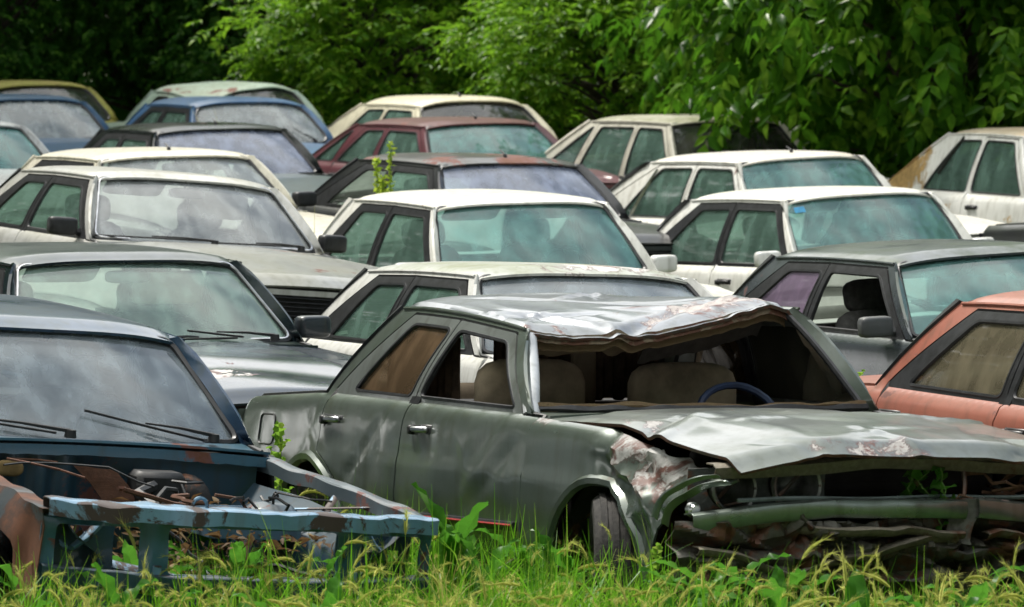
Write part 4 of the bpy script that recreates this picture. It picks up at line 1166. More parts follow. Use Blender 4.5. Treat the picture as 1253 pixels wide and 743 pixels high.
    # loose wires and roots behind the far lamp opening
    for k in range(9):
        rr = np.random.default_rng(100 + k); p = [np.array([1.9 + rr.uniform(-.05, .1), rr.uniform(.26, .7), .62 + rr.uniform(0, .03)])]
        for i in range(7): p.append(p[-1] + np.array([rr.normal() * .03, rr.normal() * .07, rr.normal() * .022]))
        p = np.array(p); p[:, 2] = np.clip(p[:, 2], .60, .74)
        t = MB(); t.tube(p, .004 + .003 * rr.random(), 5); o(t, 'loose_wire', simple('dry_brown', (.13, .07, .04), .9, 0, .4, 30))
    t = MB(); t.tube([(2.06, .25, .60), (2.05, .262, .68), (2.02, .27, .755)], .009, 6); o(t, 'grille_stay', STEEL)
    # torn header, lining and windscreen rubber
    u = np.linspace(-1, 1, 60)
    hd = c.ws(np.stack([u, np.full(60, 1.0)], 1)); hd = hero_def(hd)
    def strip_(off0, off1, seed, amp, a=0, b=60, nrow=6):
        rows = []
        rr = np.random.default_rng(seed); j = np.cumsum(rr.normal(size=60)) * .12; j = j - np.linspace(j[0], j[-1], 60)
        for k in np.linspace(0, 1, nrow):
            o_ = np.array(off0) * (1 - k) + np.array(off1) * k
            rows.append(hd[a:b] + o_ + np.array([.3, 0, 1.]) * (amp * k * j[a:b])[:, None])
        return np.array(rows)
    t = MB(); t.grid(strip_((.020, 0, .012), (.032, 0, -.026), 1, .007)); o(t, 'torn_header', rusty('torn_header_steel', (.14, .11, .07), .5, .8, 9, .1), solid=.004)
    t = MB(); t.grid(strip_((.0, 0, -.012), (.005, 0, -.05), 2, .014)); o(t, 'header_foam', FOAM, solid=.004)
    t = MB(); t.grid(strip_((-.02, 0, -.02), (-.10, 0, -.115), 3, .02, 26, 56)); o(t, 'sagging_lining', simple('grey_lining', (.05, .045, .04), .95, 0, .3, 14), solid=.004)
    t = MB(); t.grid(strip_((-.02, 0, -.02), (-.16, 0, -.07), 4, .02, 2, 30)); o(t, 'sagging_lining', TANV, solid=.004)
    base = c.ws(np.stack([u, np.full(60, .015)], 1))
    rr = np.random.default_rng(5)
    t = MB(); w2 = vnoise(base * np.array([0, 1, 0]), 3.3, 19)
    t.tube(base + w2[:, None] * np.array([.006, .0, .007]) + np.array([.0, 0, .010]), .016 + .006 * vnoise(base * np.array([0, 1, 0]), 4.1, 20), 6); ws = o(t, 'windscreen_rubber', BLACK)
    t = MB(); wv = vnoise(base * np.array([0, 1, 0]), 2.1, 9) + .5 * vnoise(base * np.array([0, 1, 0]), 6.3, 10)
    t.tube(base + wv[:, None] * np.array([.006, .0, .006]) + np.array([-.004, 0, .024]), .003 + .006 * np.clip(.5 + .6 * vnoise(base * np.array([0, 1, 0]), 3.7, 12), 0, 1), 5, 0, flat=1.8); o(t, 'gasket_remnant', FOAM, ws)
    for sg in (-1, 1):
        v = np.linspace(.0, .98, 20); p = hero_def(c.ws(np.stack([np.full(20, sg * .985), v], 1)))
        t = MB(); t.tube(p + (np.array([.01, -.016, .0]) if sg < 0 else 0), .014 if sg > 0 else .032, 8, 0, flat=1 if sg > 0 else .5); o(t, 'pillar_rubber', TRIM if sg > 0 else PT('pillar_silver', (.42, .44, .45), (.55, .55, .54), .5, .05, (.2, .2, .15), .1, .3, .5, .3, 42), ws)
    # curtains: across part of the rear window and along the near rear door
    def curtain(p0, p1, ztop, zbot, folds, dep, seed):
        n = 70; rr = np.random.default_rng(seed); G = np.zeros((7, n, 3)); d = np.array(p1) - np.array(p0); nn = np.array([-d[1], d[0], 0.]); nn /= np.linalg.norm(nn)
        ph = np.linspace(0, folds * 6.28, n) + .8 * np.sin(np.linspace(0, 9, n) + seed)
        for i, q in enumerate(np.linspace(0, 1, 7)):
            base_ = np.array([*p0, 0.])[None] + np.linspace(0, 1, n)[:, None] * np.array([*d, 0.])[None]
            G[i] = base_ + nn[None] * (dep * (.6 + .4 * q) * np.sin(ph))[:, None]; G[i, :, 2] = ztop + (zbot - ztop) * q + .006 * np.sin(ph * .5)
        t = MB(); t.grid(G); return o(t, 'curtain', CURTAIN)
    curtain((-.93, -.17), (-.93, .56), 1.225, .90, 15, .014, 1)
    curtain((-1.02, -.60), (-.42, -.555), 1.16, .90, 12, .012, 2)
    t = MB(); t.soft((-.72, .12, 1.05), (.05, .10, .42), .4); o(t, 'belt_pillar', TANV)
    t = MB(); t.soft((-.22, -.36, .93), (.13, .46, .30), .55); t.soft((-.22, .30, .93), (.13, .46, .27), .55); o(t, 'seat_back', SEATT)
    # red pinstriped rubbing strip low on the near doors, fuel flap
    t = MB(); x = np.linspace(-.45, .62, 24); p = c.side(np.stack([x, np.full(24, .475)], 1), -1, -.010)
    t.tube(p, .016, 6, 0, flat=1.2); so = o(t, 'rubbing_strip', TRIM, deform=hero_def)
    t = MB(); t.tube(c.side(np.stack([x, np.full(24, .480)], 1), -1, -.026), .005, 5); o(t, 'red_stripe', simple('red_plastic', (.30, .015, .015), .5), so, deform=hero_def)
    t = MB(); ol = round_poly([(-1.86, .70), (-1.70, .70), (-1.70, .82), (-1.86, .82)], .03)
    t.tube(c.side(resample(ol, .03), -1, -.001), .004, 4, closed=True); o(t, 'fuel_flap', TRIM, deform=hero_def)
wreck(hero)

# ------------------------------------------------------------------ the stripped car: its open engine bay
BAYBLUE = PT('bay_blue', (.007, .030, .050), (.02, .075, .115), .6, .26, (.06, .05, .03), .3, .4, .4, 0, 51)
SLAM = PT('slam_blue', (.10, .22, .34), (.20, .34, .46), .6, .16, (.2, .2, .16), .1, .35, .4, .2, 52, chips=.30, chip_col=(.05, .035, .03))
BROWN = rusty('brown_rust', (.12, .05, .03), .7, .8, 7, .1)
def bay(c):
    o = lambda mb, n, m, parent=None, **k: mb.build(n, m, parent or c.root, **k)
    def beam(path, w, h, m, name, parent=None, amp=.004, seed=0, lip=0):
        p = np.array(path, float); q = np.linspace(0, len(p) - 1, 40); P = np.stack([np.interp(q, np.arange(len(p)), p[:, k]) for k in range(3)], 1)
        T = np.gradient(P, axis=0); T /= np.linalg.norm(T, axis=1)[:, None]; S = np.cross(T, [0, 0, 1.]); S /= np.linalg.norm(S, axis=1)[:, None] + 1e-9
        rows = []
        for (a, b) in ((-.5, -.5), (-.5, .42), (-.42, .5), (.42, .5), (.5, .42), (.5, -.5), (.5 + lip, -.62 if lip else -.5)):
            rows.append(P + S * a * w + np.array([0, 0, 1.]) * b * h)
        t = MB(); t.grid(np.array(rows), 0, flip=True)
        return o(t, name, m, parent, deform=lambda V: V + amp * np.stack([vnoise(V, 3, seed), vnoise(V, 3, seed + 1), vnoise(V, 3.5, seed + 2)], 1), solid=.004)
    sp = beam([(2.03, .75, .79), (2.09, .5, .795), (2.10, 0, .80), (2.09, -.5, .805), (2.03, -.76, .81)], .11, .055, SLAM, 'slam_panel', None, .008, 3, .12)
    t = MB(); a = np.linspace(0, 6.28, 16, endpoint=False); t.tube([(2.06, -.18 + .028 * math.cos(q), .835 + .028 * math.sin(q)) for q in a], .007, 6, closed=True); o(t, 'bonnet_loop', SLAM, sp)
    beam([(2.02, .76, .575), (2.08, .4, .56), (2.09, 0, .56), (2.08, -.4, .565), (2.02, -.76, .58)], .07, .05, BAYBLUE, 'lower_crossmember', None, .006, 7)
    rect = lambda y0, y1, z0, z1, r=.02: round_poly([(y0, z0), (y1, z0), (y1, z1), (y0, z1)], r)
    t = MB(); t.patch([(-.765, .46), (.765, .46), (.765, .775), (-.765, .775)], [rect(-.71, -.40, .585, .752), rect(-.30, .375, .59, .757, .03), rect(.47, .715, .60, .75), rect(-.2, -.165, .49, .525, .004), rect(.2, .235, .49, .525, .004)],
        lambda p: np.stack([2.075 - .05 * (np.abs(p[:, 0]) / .76) ** 3 + .012 * vnoise(np.stack([p[:, 0], p[:, 1], 0 * p[:, 0]], 1), 2.5, 9) + creases(p[:, 0], p[:, 1], 5, 12, (-.7, .7, .46, .77), .02, .05), p[:, 0], p[:, 1]], 1), .03)
    fp = o(t, 'front_panel', PT('front_blue', (.016, .075, .125), (.05, .15, .22), .6, .18, (.05, .05, .03), .2, .3, .5, .1, 55), solid=.006)
    for y in (-.35, .42):
        t = MB(); t.box((2.092, y + .01, .60), (.006, .034, .045), bev=.002); o(t, 'latch_plate', SLAM, fp)
    # lamp boxes at both ends
    for sg in (-1, 1):
        t = MB(); hol = [[(sg * .60 + .05 * math.cos(q), .69 + .05 * math.sin(q)) for q in np.linspace(0, 6.283, 18)[:-1]]] if sg < 0 else [[(.64, .64), (.685, .64), (.685, .685), (.64, .685)]]
        y0, y1 = (.44, .73) if sg > 0 else (-.73, -.44)
        t.patch([(y0, .585), (y1, .585), (y1, .775), (y0, .775)], hol, lambda p: np.stack([1.93 + .02 * vnoise(np.stack([p[:, 0], p[:, 1], 0 * p[:, 0]], 1), 2.2, 3), p[:, 0], p[:, 1]], 1), .035)
        o(t, 'lamp_box', BAYBLUE, solid=.006)
        t = MB(); t.tube([(1.98, sg * .50, .775), (1.96, sg * .56, .70), (1.97, sg * .62, .66)], [.03, .034, .022], 8, 0, flat=.5); o(t, 'lamp_bracket', SLAM)
    # inner wings
    for sg in (-1, 1):
        xs = np.linspace(.74, 2.0, 26); zs = np.linspace(.30, .77, 9)
        G = np.array([[(x, sg * (.52 + .16 * sstep(np.array([z]), .62, .77)[0] + .012 * math.sin(x * 22) * (z < .66)), z) for x in xs] for z in zs])
        t = MB(); t.grid(G, 0, flip=sg > 0); iw = o(t, 'inner_wing', BAYBLUE, solid=.006, deform=lambda V: V + .012 * np.stack([vnoise(V, 1.6, 4), vnoise(V, 1.6, 5), vnoise(V, 1.6, 6)], 1))
        t = MB(); t.lathe([(.10, 0), (.10, .03), (.07, .055), (.03, .06), (.001, .06)], (1.22, sg * .52, .70), 18, 0, 'z'); o(t, 'strut_tower', BAYBLUE, iw)
    # far fender is gone: bare rail with braces
    fr_ = beam([(.62, .755, .835), (1.1, .76, .825), (1.6, .755, .81), (2.03, .745, .79)], .055, .045, PT('rail_blue', (.05, .08, .10), (.16, .19, .20), .6, .38, (.12, .08, .05), .2, .5, .2, 0, 53), 'fender_rail', None, .006, 13)
    for (a, b) in (((1.25, .60, .74), (1.62, .74, .80)), ((1.50, .60, .73), (1.80, .735, .785)), ((1.45, .585, .70), (1.30, .74, .80))):
        t = MB(); a, b = np.array(a), np.array(b); t.tube([a, (a + b) / 2, b], .015, 6, 0, flat=.35); o(t, 'brace', SLAM, fr_)
    # near fender: only its rusty top edge and front corner are left
    def remnant(q, x):
        top = float(c.belt(np.array([x])))  if False else float(np.interp(x, [.6, 1.3, 2.05], [.885, .855, .80]))
        return top - q * (.15 + .02 * math.sin(x * 17) + .30 * float(sstep(np.array([x]), 1.86, 1.98)[0]))
    xs = np.linspace(.66, 2.04, 60); qs = np.linspace(0, 1, 8)
    G = np.array([[(x, -(.765 + .045 * math.sin(1.9 * q) - .03 * max(0, x - 1.9) / .14), remnant(q, x)) for x in xs] for q in qs])
    lip = np.array([[(x, -.765 + .07 * (1 - k), remnant(0, x) + .004) for x in xs] for k in (0., .5, 1.)])
    t = MB(); t.grid(np.concatenate([lip[:2], G[:1] * 0 + lip[2:], G[1:]]), 0, flip=False)
    o(t, 'fender_remnant', c.P['fender_paint'], solid=.004, deform=lambda V: V + .014 * np.stack([vnoise(V, 2.1, 81), vnoise(V, 2.4, 82), .6 * vnoise(V, 2.7, 83)], 1))
    # brake servo and a coil of hose
    t = MB(); t.lathe([(.001, .10), (.05, .10), (.07, .085), (.105, .05), (.115, .02), (.105, 0)], (.735, .38, .685), 20, 0, 'x'); t.lathe([(.001, .2), (.025, .2), (.025, .1)], (.735, .38, .685), 12, 0, 'x'); o(t, 'brake_servo', UNDER)
    # bulkhead, ribbed at the near side
    ys = np.linspace(-.70, .70, 90); zs = np.linspace(.34, .845, 12)
    G = np.array([[(.70 + .012 * math.sin(y * 60) * (y < .0) * (z < .80) - .06 * float(np.exp(-((y - .1) / .12) ** 2)) , y, z) for y in ys] for z in zs])
    t = MB(); t.grid(G, 0, flip=True); fw = o(t, 'firewall', BAYBLUE, solid=.006)
    t = MB(); t.soft((.725, -.33, .79), (.03, .12, .06), .7); o(t, 'firewall_pad', simple('yellowed_pad', (.22, .15, .06), .9), fw)
    t = MB(); G = np.array([[(.78 + .10 * q + .02 * k, -.02 + .20 * q + .07 * k, .82 - .22 * q) for k in np.linspace(-1, 1, 6)] for q in np.linspace(0, 1, 8)])
    t.grid(G); o(t, 'rusty_bracket', BROWN, solid=.006, deform=lambda V: V + .02 * np.stack([vnoise(V, 2.5, 1), vnoise(V, 2.5, 2), vnoise(V, 2.5, 3)], 1))
    t = MB(); t.box((.80, .24, .72), (.12, .20, .18), bev=.02); t.tube([(.86, .2, .76), (.95, .1, .74), (1.1, .15, .68)], .022, 7); o(t, 'heater_box', BLACK)
    # battery tray
    t = MB(); cx, cy, cz = 1.28, .36, .70
    t.box((cx, cy, cz - .05), (.30, .36, .012)); 
    for dx, dy, sx, sy in ((.15, 0, .012, .36), (-.15, 0, .012, .36), (0, .18, .30, .012), (0, -.18, .30, .012)): t.box((cx + dx, cy + dy, cz - .02), (sx, sy, .075), bev=.003)
    ring = round_poly([(cx - .155, cy - .185), (cx + .155, cy - .185), (cx + .155, cy + .185), (cx - .155, cy + .185)], .04)
    t.tube([(x, y, cz + .02) for x, y in ring], .011, 6, closed=True)
    o(t, 'battery_tray', PT('tray_blue', (.04, .10, .16), (.10, .18, .26), .6, .06, (.1, .1, .1), .1, .35, .5, 0, 54))
    # ragged lip of the cowl
    ys = np.linspace(-.74, .74, 50); rr = np.random.default_rng(8)
    t = MB(); G = np.array([[(c.P['wbx'] + c.P['bow'] + .095 + .006 * q - .05 * (y / .74) ** 2 * 0, y, .885 - .018 * (y / .74) ** 2 - .035 * q - (.006 * rr.random() if q > .9 else 0)) for y in ys] for q in np.linspace(0, 1, 4)])
    t.grid(G, 0, flip=True); o(t, 'cowl_lip', c.P['cowl_paint'], solid=.004)
    # bits of loom and hose
    for k in range(18):
        rr = np.random.default_rng(300 + k)
        p = [np.array([rr.uniform(.8, 1.7), rr.uniform(-.2, .62), rr.uniform(.66, .80)])]
        d = rr.normal(size=3)
        for i in range(7):
            d = .7 * d + rr.normal(size=3) * np.array([1, 1, .6]); p.append(p[-1] + d * .035)
        p = np.array(p); p[:, 1] = np.clip(p[:, 1], -.5, .5); p[:, 2] = np.clip(p[:, 2], .5, .83); p[:, 0] = np.clip(p[:, 0], .76, 1.95)
        t = MB(); t.tube(p, rr.uniform(.004, .010), 5); o(t, 'hose' if k % 3 == 0 else 'wire', [BLACK, BROWN, BLACK, BLACK][k % 4])
    t = MB(); t.tube([(.9, -.36, .45), (1.4, -.38, .38), (2.02, -.40, .50)], .05, 8, 0, flat=1.3); t.tube([(.9, .36, .45), (1.4, .38, .38), (2.02, .40, .50)], .05, 8, 0, flat=1.3); o(t, 'chassis_leg', BAYBLUE)
    t = MB(); t.tube([(1.7, -.55, .66), (1.9, -.45, .60), (2.0, -.2, .56)], .035, 8, 0, flat=.5); o(t, 'chassis_brace', SLAM)
bay(c1)

# dry leaves and twigs that gathered in the bay
def litter(c):
    rr = np.random.default_rng(77); n = 700
    p = np.stack([rr.uniform(.80, 1.95, n), rr.uniform(-.45, .62, n), rr.uniform(.50, .56, n) + .16 * (rr.random(n) < .35)], 1)
    p[:, 2] = np.where((np.abs(p[:, 0] - 1.28) < .14) & (np.abs(p[:, 1] - .36) < .17), .665, p[:, 2])
    P = p @ c.M.T + c.loc
    D = rr.normal(size=(n, 3)) * np.array([1, 1, .35]); N = np.array([0, 0, 1.]) + rr.normal(size=(n, 3)) * .5
    L = rr.uniform(.03, .075, n); u = D / np.linalg.norm(D, axis=1)[:, None]
    V, T = leaves(P, D, N, L, L * .45)
    o = fast_mesh('leaf_litter', V, None, leafmat('dry_leaf', (.06, .035, .015), (.14, .08, .035), (.26, .19, .10), .25, .6), None, T)
    tag(o, 'dry brown leaves lying in the open engine bay', 'leaves', kind='stuff')

# little things on single cars
def sticker(c, u0, v0, u1, v1, m):
    t = MB(); u = np.linspace(u0, u1, 5); v = np.linspace(v0, v1, 4)
    G = np.array([c.ws(np.stack([u, np.full(5, q)], 1), -.003 + .006 * 0) for q in v]) + np.array([.008, 0, .008])
    t.grid(G); t.build('sticker', m, c.root)
sticker(c19, -.90, .76, -.78, .85, simple('blue_sticker', (.01, .19, .36), .6, 0, .25, 60))

# ------------------------------------------------------------------ ground
GZ = np.array([[c.loc[0], c.loc[1], c.loc[2]] for c in CARS])
def ground_z(x, y):
    x = np.asarray(x, float); y = np.asarray(y, float)
    w = np.exp(-((x[..., None] - GZ[:, 0]) ** 2 + (y[..., None] - GZ[:, 1]) ** 2) / (2 * 2.2 ** 2))
    base = np.interp(y, [0, 25, 40, 55, 70, 90], [-.05, -.05, 0, .14, .24, .3])
    return (base * .05 + (w * GZ[:, 2]).sum(-1)) / (.05 + w.sum(-1))
def clear_of_cars(x, y, margin=0.0, skip=()):
    ok = np.ones(len(x), bool)
    for c in CARS:
        if c in skip: continue
        p = np.stack([x - c.loc[0], y - c.loc[1], np.zeros(len(x))], 1) @ c.M
        ok &= ~((np.abs(p[:, 1]) < .80 + margin) & (p[:, 0] > c.P['rear'] - margin) & (p[:, 0] < c.P['front'] + .06 + margin))
    return ok
def ground():
    t = MB()
    xs = np.concatenate([[-600, -200, -60], np.linspace(-14, 14, 57), [60, 200, 600]])
    ys = np.concatenate([[-60, -10, 5], np.linspace(12, 95, 110), [200, 500, 1500]])
    X, Y = np.meshgrid(xs, ys)
    Z = ground_z(X, Y) + .025 * np.sin(X * 3.1 + Y) * np.sin(Y * 2.3)
    t.grid(np.stack([X, Y, Z], -1), 0, flip=True)
    s = NT('soil')
    n = s.noise(1.4, 8, .65); n2 = s.noise(14, 5, .6)
    c = s.mix(s.ramp(n, [(.35, 0), (.65, 1)]), (.035, .05, .015), (.07, .055, .03))
    c = s.mix(s.ramp(n2, [(.45, 0), (.7, 1)]), c, (.05, .08, .02))
    b = s.bsdf(Base_Color=c, Roughness=.95); s.l(s.bump(n2, .8, .05), b.inputs['Normal'])
    tag(t.build('ground', s.done(b.outputs[0])), kind='structure')
ground()

# ------------------------------------------------------------------ plants
def fast_mesh(name, V, quads, m, parent=None, tris=None, mi=None):
    """many small faces at once: quads (N x 4) and tris (N x 3)"""
    me = bpy.data.meshes.new(name)
    V = np.asarray(V, np.float32)
    nq = len(quads) if quads is not None else 0; nt = len(tris) if tris is not None else 0
    me.vertices.add(len(V)); me.vertices.foreach_set('co', V.ravel())
    idx = np.concatenate([np.asarray(quads).ravel() if nq else np.zeros(0, int), np.asarray(tris).ravel() if nt else np.zeros(0, int)]).astype(np.int32)
    me.loops.add(len(idx)); me.loops.foreach_set('vertex_index', idx)
    me.polygons.add(nq + nt)
    st = np.concatenate([np.arange(nq) * 4, nq * 4 + np.arange(nt) * 3]).astype(np.int32)
    me.polygons.foreach_set('loop_start', st)
    try: me.polygons.foreach_set('loop_total', np.concatenate([np.full(nq, 4), np.full(nt, 3)]).astype(np.int32))
    except Exception: pass
    for q in (m if isinstance(m, (list, tuple)) else [m]): me.materials.append(q)
    if mi is not None: me.polygons.foreach_set('material_index', np.asarray(mi, np.int32))
    me.polygons.foreach_set('use_smooth', np.ones(nq + nt, bool))
    me.update(calc_edges=True); me.validate()
    o = bpy.data.objects.new(name, me); COL.objects.link(o)
    if parent is not None: o.parent = parent
    return o

def unit(a): return a / (np.linalg.norm(a, axis=-1, keepdims=True) + 1e-9)

def leaves(P, D, N, L, Wd, curl=.25, seg=2):
    """folded leaves at P pointing along D with face normal N; returns verts, tris"""
    n = len(P); D = unit(D); S = unit(np.cross(D, N)); N = np.cross(S, D)
    L = np.broadcast_to(L, (n,))[:, None]; Wd = np.broadcast_to(Wd, (n,))[:, None]
    dn = -N * L * curl
    base = P; mid = P + D * L * .45 + dn * .25; tip = P + D * L + dn
    l = P + D * L * .42 + S * Wd * .5 + N * Wd * .18 + dn * .2; r = P + D * L * .42 - S * Wd * .5 + N * Wd * .18 + dn * .2
    l2 = P + D * L * .75 + S * Wd * .28 + N * Wd * .08 + dn * .6; r2 = P + D * L * .75 - S * Wd * .28 + N * Wd * .08 + dn * .6
    V = np.stack([base, mid, tip, l, r, l2, r2], 1).reshape(-1, 3)
    F = np.array([[0, 4, 1], [0, 1, 3], [1, 4, 6], [1, 6, 2], [1, 2, 5], [1, 5, 3]])
    F = (F[None] + (np.arange(n) * 7)[:, None, None]).reshape(-1, 3)
    return V, F

def blades(x, y, h, w, lean, ang, seg=4, z=None):
    n = len(x); z = ground_z(x, y) if z is None else z
    t = np.linspace(0, 1, seg + 1)
    d = np.stack([np.cos(ang), np.sin(ang), np.zeros(n)], 1)
    sd = np.stack([-np.sin(ang), np.cos(ang), np.zeros(n)], 1)
    tw = rng.uniform(-.8, .8, n)
    sd = unit(sd * np.cos(tw)[:, None] + d * np.sin(tw)[:, None])
    rows = []
    for q in t:
        c = np.stack([x, y, z], 1) + d * (lean * h * q ** 2.2)[:, None] + np.array([0, 0, 1.]) * (h * (q - .42 * lean * q ** 3))[:, None]
        ww = w * (1 - q ** 1.6) * .5 + .0004
        rows += [c - sd * ww[:, None], c + sd * ww[:, None]]
    V = np.stack(rows, 1).reshape(-1, 3)
    k = 2 * (seg + 1)
    F = np.array([[2 * i, 2 * i + 1, 2 * i + 3, 2 * i + 2] for i in range(seg)])
    F = (F[None] + (np.arange(n) * k)[:, None, None]).reshape(-1, 4)
    return V, F

def heads(x, y, h, lean, ang, size):
    """foxtail heads: a thin bowed stem and a drooping spike of awns"""
    n = len(x); z = ground_z(x, y)
    seg = 6
    d = np.stack([np.cos(ang), np.sin(ang), np.zeros(n)], 1); sd = np.stack([-np.sin(ang), np.cos(ang), np.zeros(n)], 1)
    base = np.stack([x, y, z], 1)
    def pos(q):
        return base + d * (lean * h * q ** 3)[:, None] + np.array([0, 0, 1.]) * (h * (q - .25 * lean * q ** 4))[:, None]
    V = []; F = []; o = 0
    rows = []
    for q in np.linspace(0, 1, seg + 1):
        c = pos(q); rows += [c - sd * .0014, c + sd * .0014]
    v = np.stack(rows, 1).reshape(-1, 3); k = 2 * (seg + 1)
    f = np.array([[2 * i, 2 * i + 1, 2 * i + 3, 2 * i + 2] for i in range(seg)])
    V.append(v); F.append((f[None] + (np.arange(n) * k)[:, None, None]).reshape(-1, 4)); mi = [np.zeros(len(F[-1]), int)]; o += len(v)
    # head follows the end of the stem and hangs over
    tip = pos(1.0); tang = unit(pos(1.0) - pos(.9))
    down = np.array([0, 0, -1.0])
    pts = [tip]; dr = tang.copy(); steps = 6; nod = rng.uniform(0, .75, n)[:, None]
    for i in range(steps):
        dr = unit(dr + (down * .33 + d * .12) * (.15 + 1.1 * nod)); pts.append(pts[-1] + dr * (size / steps)[:, None])
    pts = np.stack(pts, 1)                      # n, steps+1, 3
    # spindle core
    wprof = np.array([.35, .9, 1, .9, .7, .45, .1]) * .0046
    for ax in (sd, None):
        rows = []
        for i in range(steps + 1):
            a = sd if ax is not None else unit(np.cross(sd, unit(pts[:, min(i + 1, steps)] - pts[:, max(i - 1, 0)])))
            ww = (wprof[i] * size / .085)[:, None]
            rows += [pts[:, i] - a * ww, pts[:, i] + a * ww]
        v = np.stack(rows, 1).reshape(-1, 3); k = 2 * (steps + 1)
        f = np.array([[2 * i, 2 * i + 1, 2 * i + 3, 2 * i + 2] for i in range(steps)])
        V.append(v); F.append((f[None] + (np.arange(n) * k)[:, None, None]).reshape(-1, 4) + o); mi.append(np.ones(len(F[-1]), int)); o += len(v)
    # awns
    TV = []; na = 44
    for q in range(na):
        i = rng.integers(0, steps, n); fr = rng.random(n)[:, None]
        c = pts[np.arange(n), i] * (1 - fr) + pts[np.arange(n), i + 1] * fr
        tg = unit(pts[np.arange(n), i + 1] - pts[np.arange(n), i])
        out = unit(rng.normal(size=(n, 3))); e = c + (tg * .8 + out * .55) * (rng.uniform(.3, .7, n) * size * .7)[:, None]
        s_ = unit(np.cross(tg, out)) * .0011
        TV.append(np.stack([c - s_, c + s_, e], 1))
    tv = np.stack(TV, 1).reshape(-1, 3)
    T = np.arange(len(tv)).reshape(-1, 3) + o
    V.append(tv)
    mi.append(np.full(len(T), 1))
    return np.concatenate(V), np.concatenate(F), T, np.concatenate(mi)

GRASSM = leafmat('grass_blade', (.05, .19, .010), (.14, .34, .018), (.36, .42, .08), .45, .4)
HEADM = leafmat('foxtail_head', (.30, .36, .06), (.46, .48, .13), (.55, .48, .2), .5, .5)
def grass():
    xs, ys, hs, ws, le = [], [], [], [], []
    def field(n, x0, x1, y0, y1, h0, h1, w, margin=.0, clump=.5, skip=()):
        x = rng.uniform(x0, x1, n); y = rng.uniform(y0, y1, n)
        dens = vnoise(np.stack([x, y, 0 * x], 1), .9, 3) * .5 + .5
        k = (rng.random(n) < (1 - clump) + clump * dens) & clear_of_cars(x, y, margin, skip)
        x, y, dens = x[k], y[k], dens[k]
        hgt = rng.uniform(h0, h1, len(x)) * (.75 + .5 * dens)
        xs.append(x); ys.append(y); hs.append(hgt); ws.append(rng.uniform(.6, 1.4, len(x)) * w); le.append(rng.uniform(.05, .9, len(x)) ** 1.3 * .85)
    field(15000, -2.7, 2.9, 20.6, 23.6, .24, .54, .010, 0, .85)
    field(11000, -2.7, 2.9, 20.4, 23.2, .18, .46, .016, 0, .6)
    field(900, -.1, .75, 22.2, 23.5, .36, .62, .011, 0, .3)
    field(1300, -.75, .25, 23.4, 24.8, .34, .62, .010, 0, .5)
    field(12000, -16, 12, 26, 90, .25, .6, .022, 0, .4)
    field(600, -2.7, -.4, 21.8, 22.6, .40, .56, .010, 0, .9)
    field(500, -2.7, 2.9, 20.6, 23.4, .5, .66, .006)
    field(7000, -2.6, 2.8, 23.2, 27.5, .25, .50, .009)
    field(2600, -1.5, -.2, 23.0, 26.2, .35, .55, .009)
    field(5000, -5, 5, 27, 45, .2, .45, .012)
    field(6000, -7, 8, 45, 74, .25, .6, .016)
    # inside the open engine bay
    n = 900; c = c1
    p = np.stack([rng.uniform(.9, 2.3, n), rng.uniform(-.68, .7, n), np.zeros(n)], 1) @ c.M.T + c.loc
    xs.append(p[:, 0]); ys.append(p[:, 1]); hs.append(rng.uniform(.28, .62, n)); ws.append(rng.uniform(.005, .012, n)); le.append(rng.uniform(.1, .8, n))
    x, y, h, w, l = map(np.concatenate, (xs, ys, hs, ws, le))
    V, F = blades(x, y, h, w, l, rng.uniform(0, 2 * np.pi, len(x)))
    g = fast_mesh('grass', V, F, GRASSM); tag(g, 'long green meadow grass growing between the cars', 'grass', kind='stuff')
    n = 1500; x = rng.uniform(-2.6, 2.8, n); y = rng.uniform(20.4, 23.3, n)
    x2 = rng.uniform(-1.3, -.1, 220); y2 = rng.uniform(23, 26, 220)
    p = np.stack([rng.uniform(1.5, 2.4, 130), rng.uniform(-.7, .7, 130), np.zeros(130)], 1) @ c1.M.T + c1.loc
    x = np.concatenate([x, x2]); y = np.concatenate([y, y2])
    x3 = rng.uniform(-2.6, 2.8, 3200); y3 = rng.uniform(20.3, 22.3, 3200); k3 = rng.random(3200) < sstep(vnoise(np.stack([x3, y3, 0 * x3], 1), .8, 13), -.3, .5)
    x = np.concatenate([x, x3[k3]]); y = np.concatenate([y, y3[k3]]); low = len(x3[k3])
    k = clear_of_cars(x, y, .02); low = int(k[len(k) - low:].sum()); x, y = np.concatenate([x[k], p[:, 0]]), np.concatenate([y[k], p[:, 1]])
    n = len(x); hg = rng.beta(1.6, 2.6, n) * .36 + .28; hg[n - 130 - low:n - 130] = rng.uniform(.22, .46, low)
    V, F, T, mi = heads(x, y, hg, rng.uniform(.05, .95, n) ** 1.3, rng.uniform(0, 6.28, n), rng.uniform(.05, .125, n))
    b = fast_mesh('foxtail_grass', V, F, [GRASSM, HEADM], None, T, mi)
    tag(b, 'pale drooping foxtail heads standing above the grass', 'grass', kind='stuff')
grass()

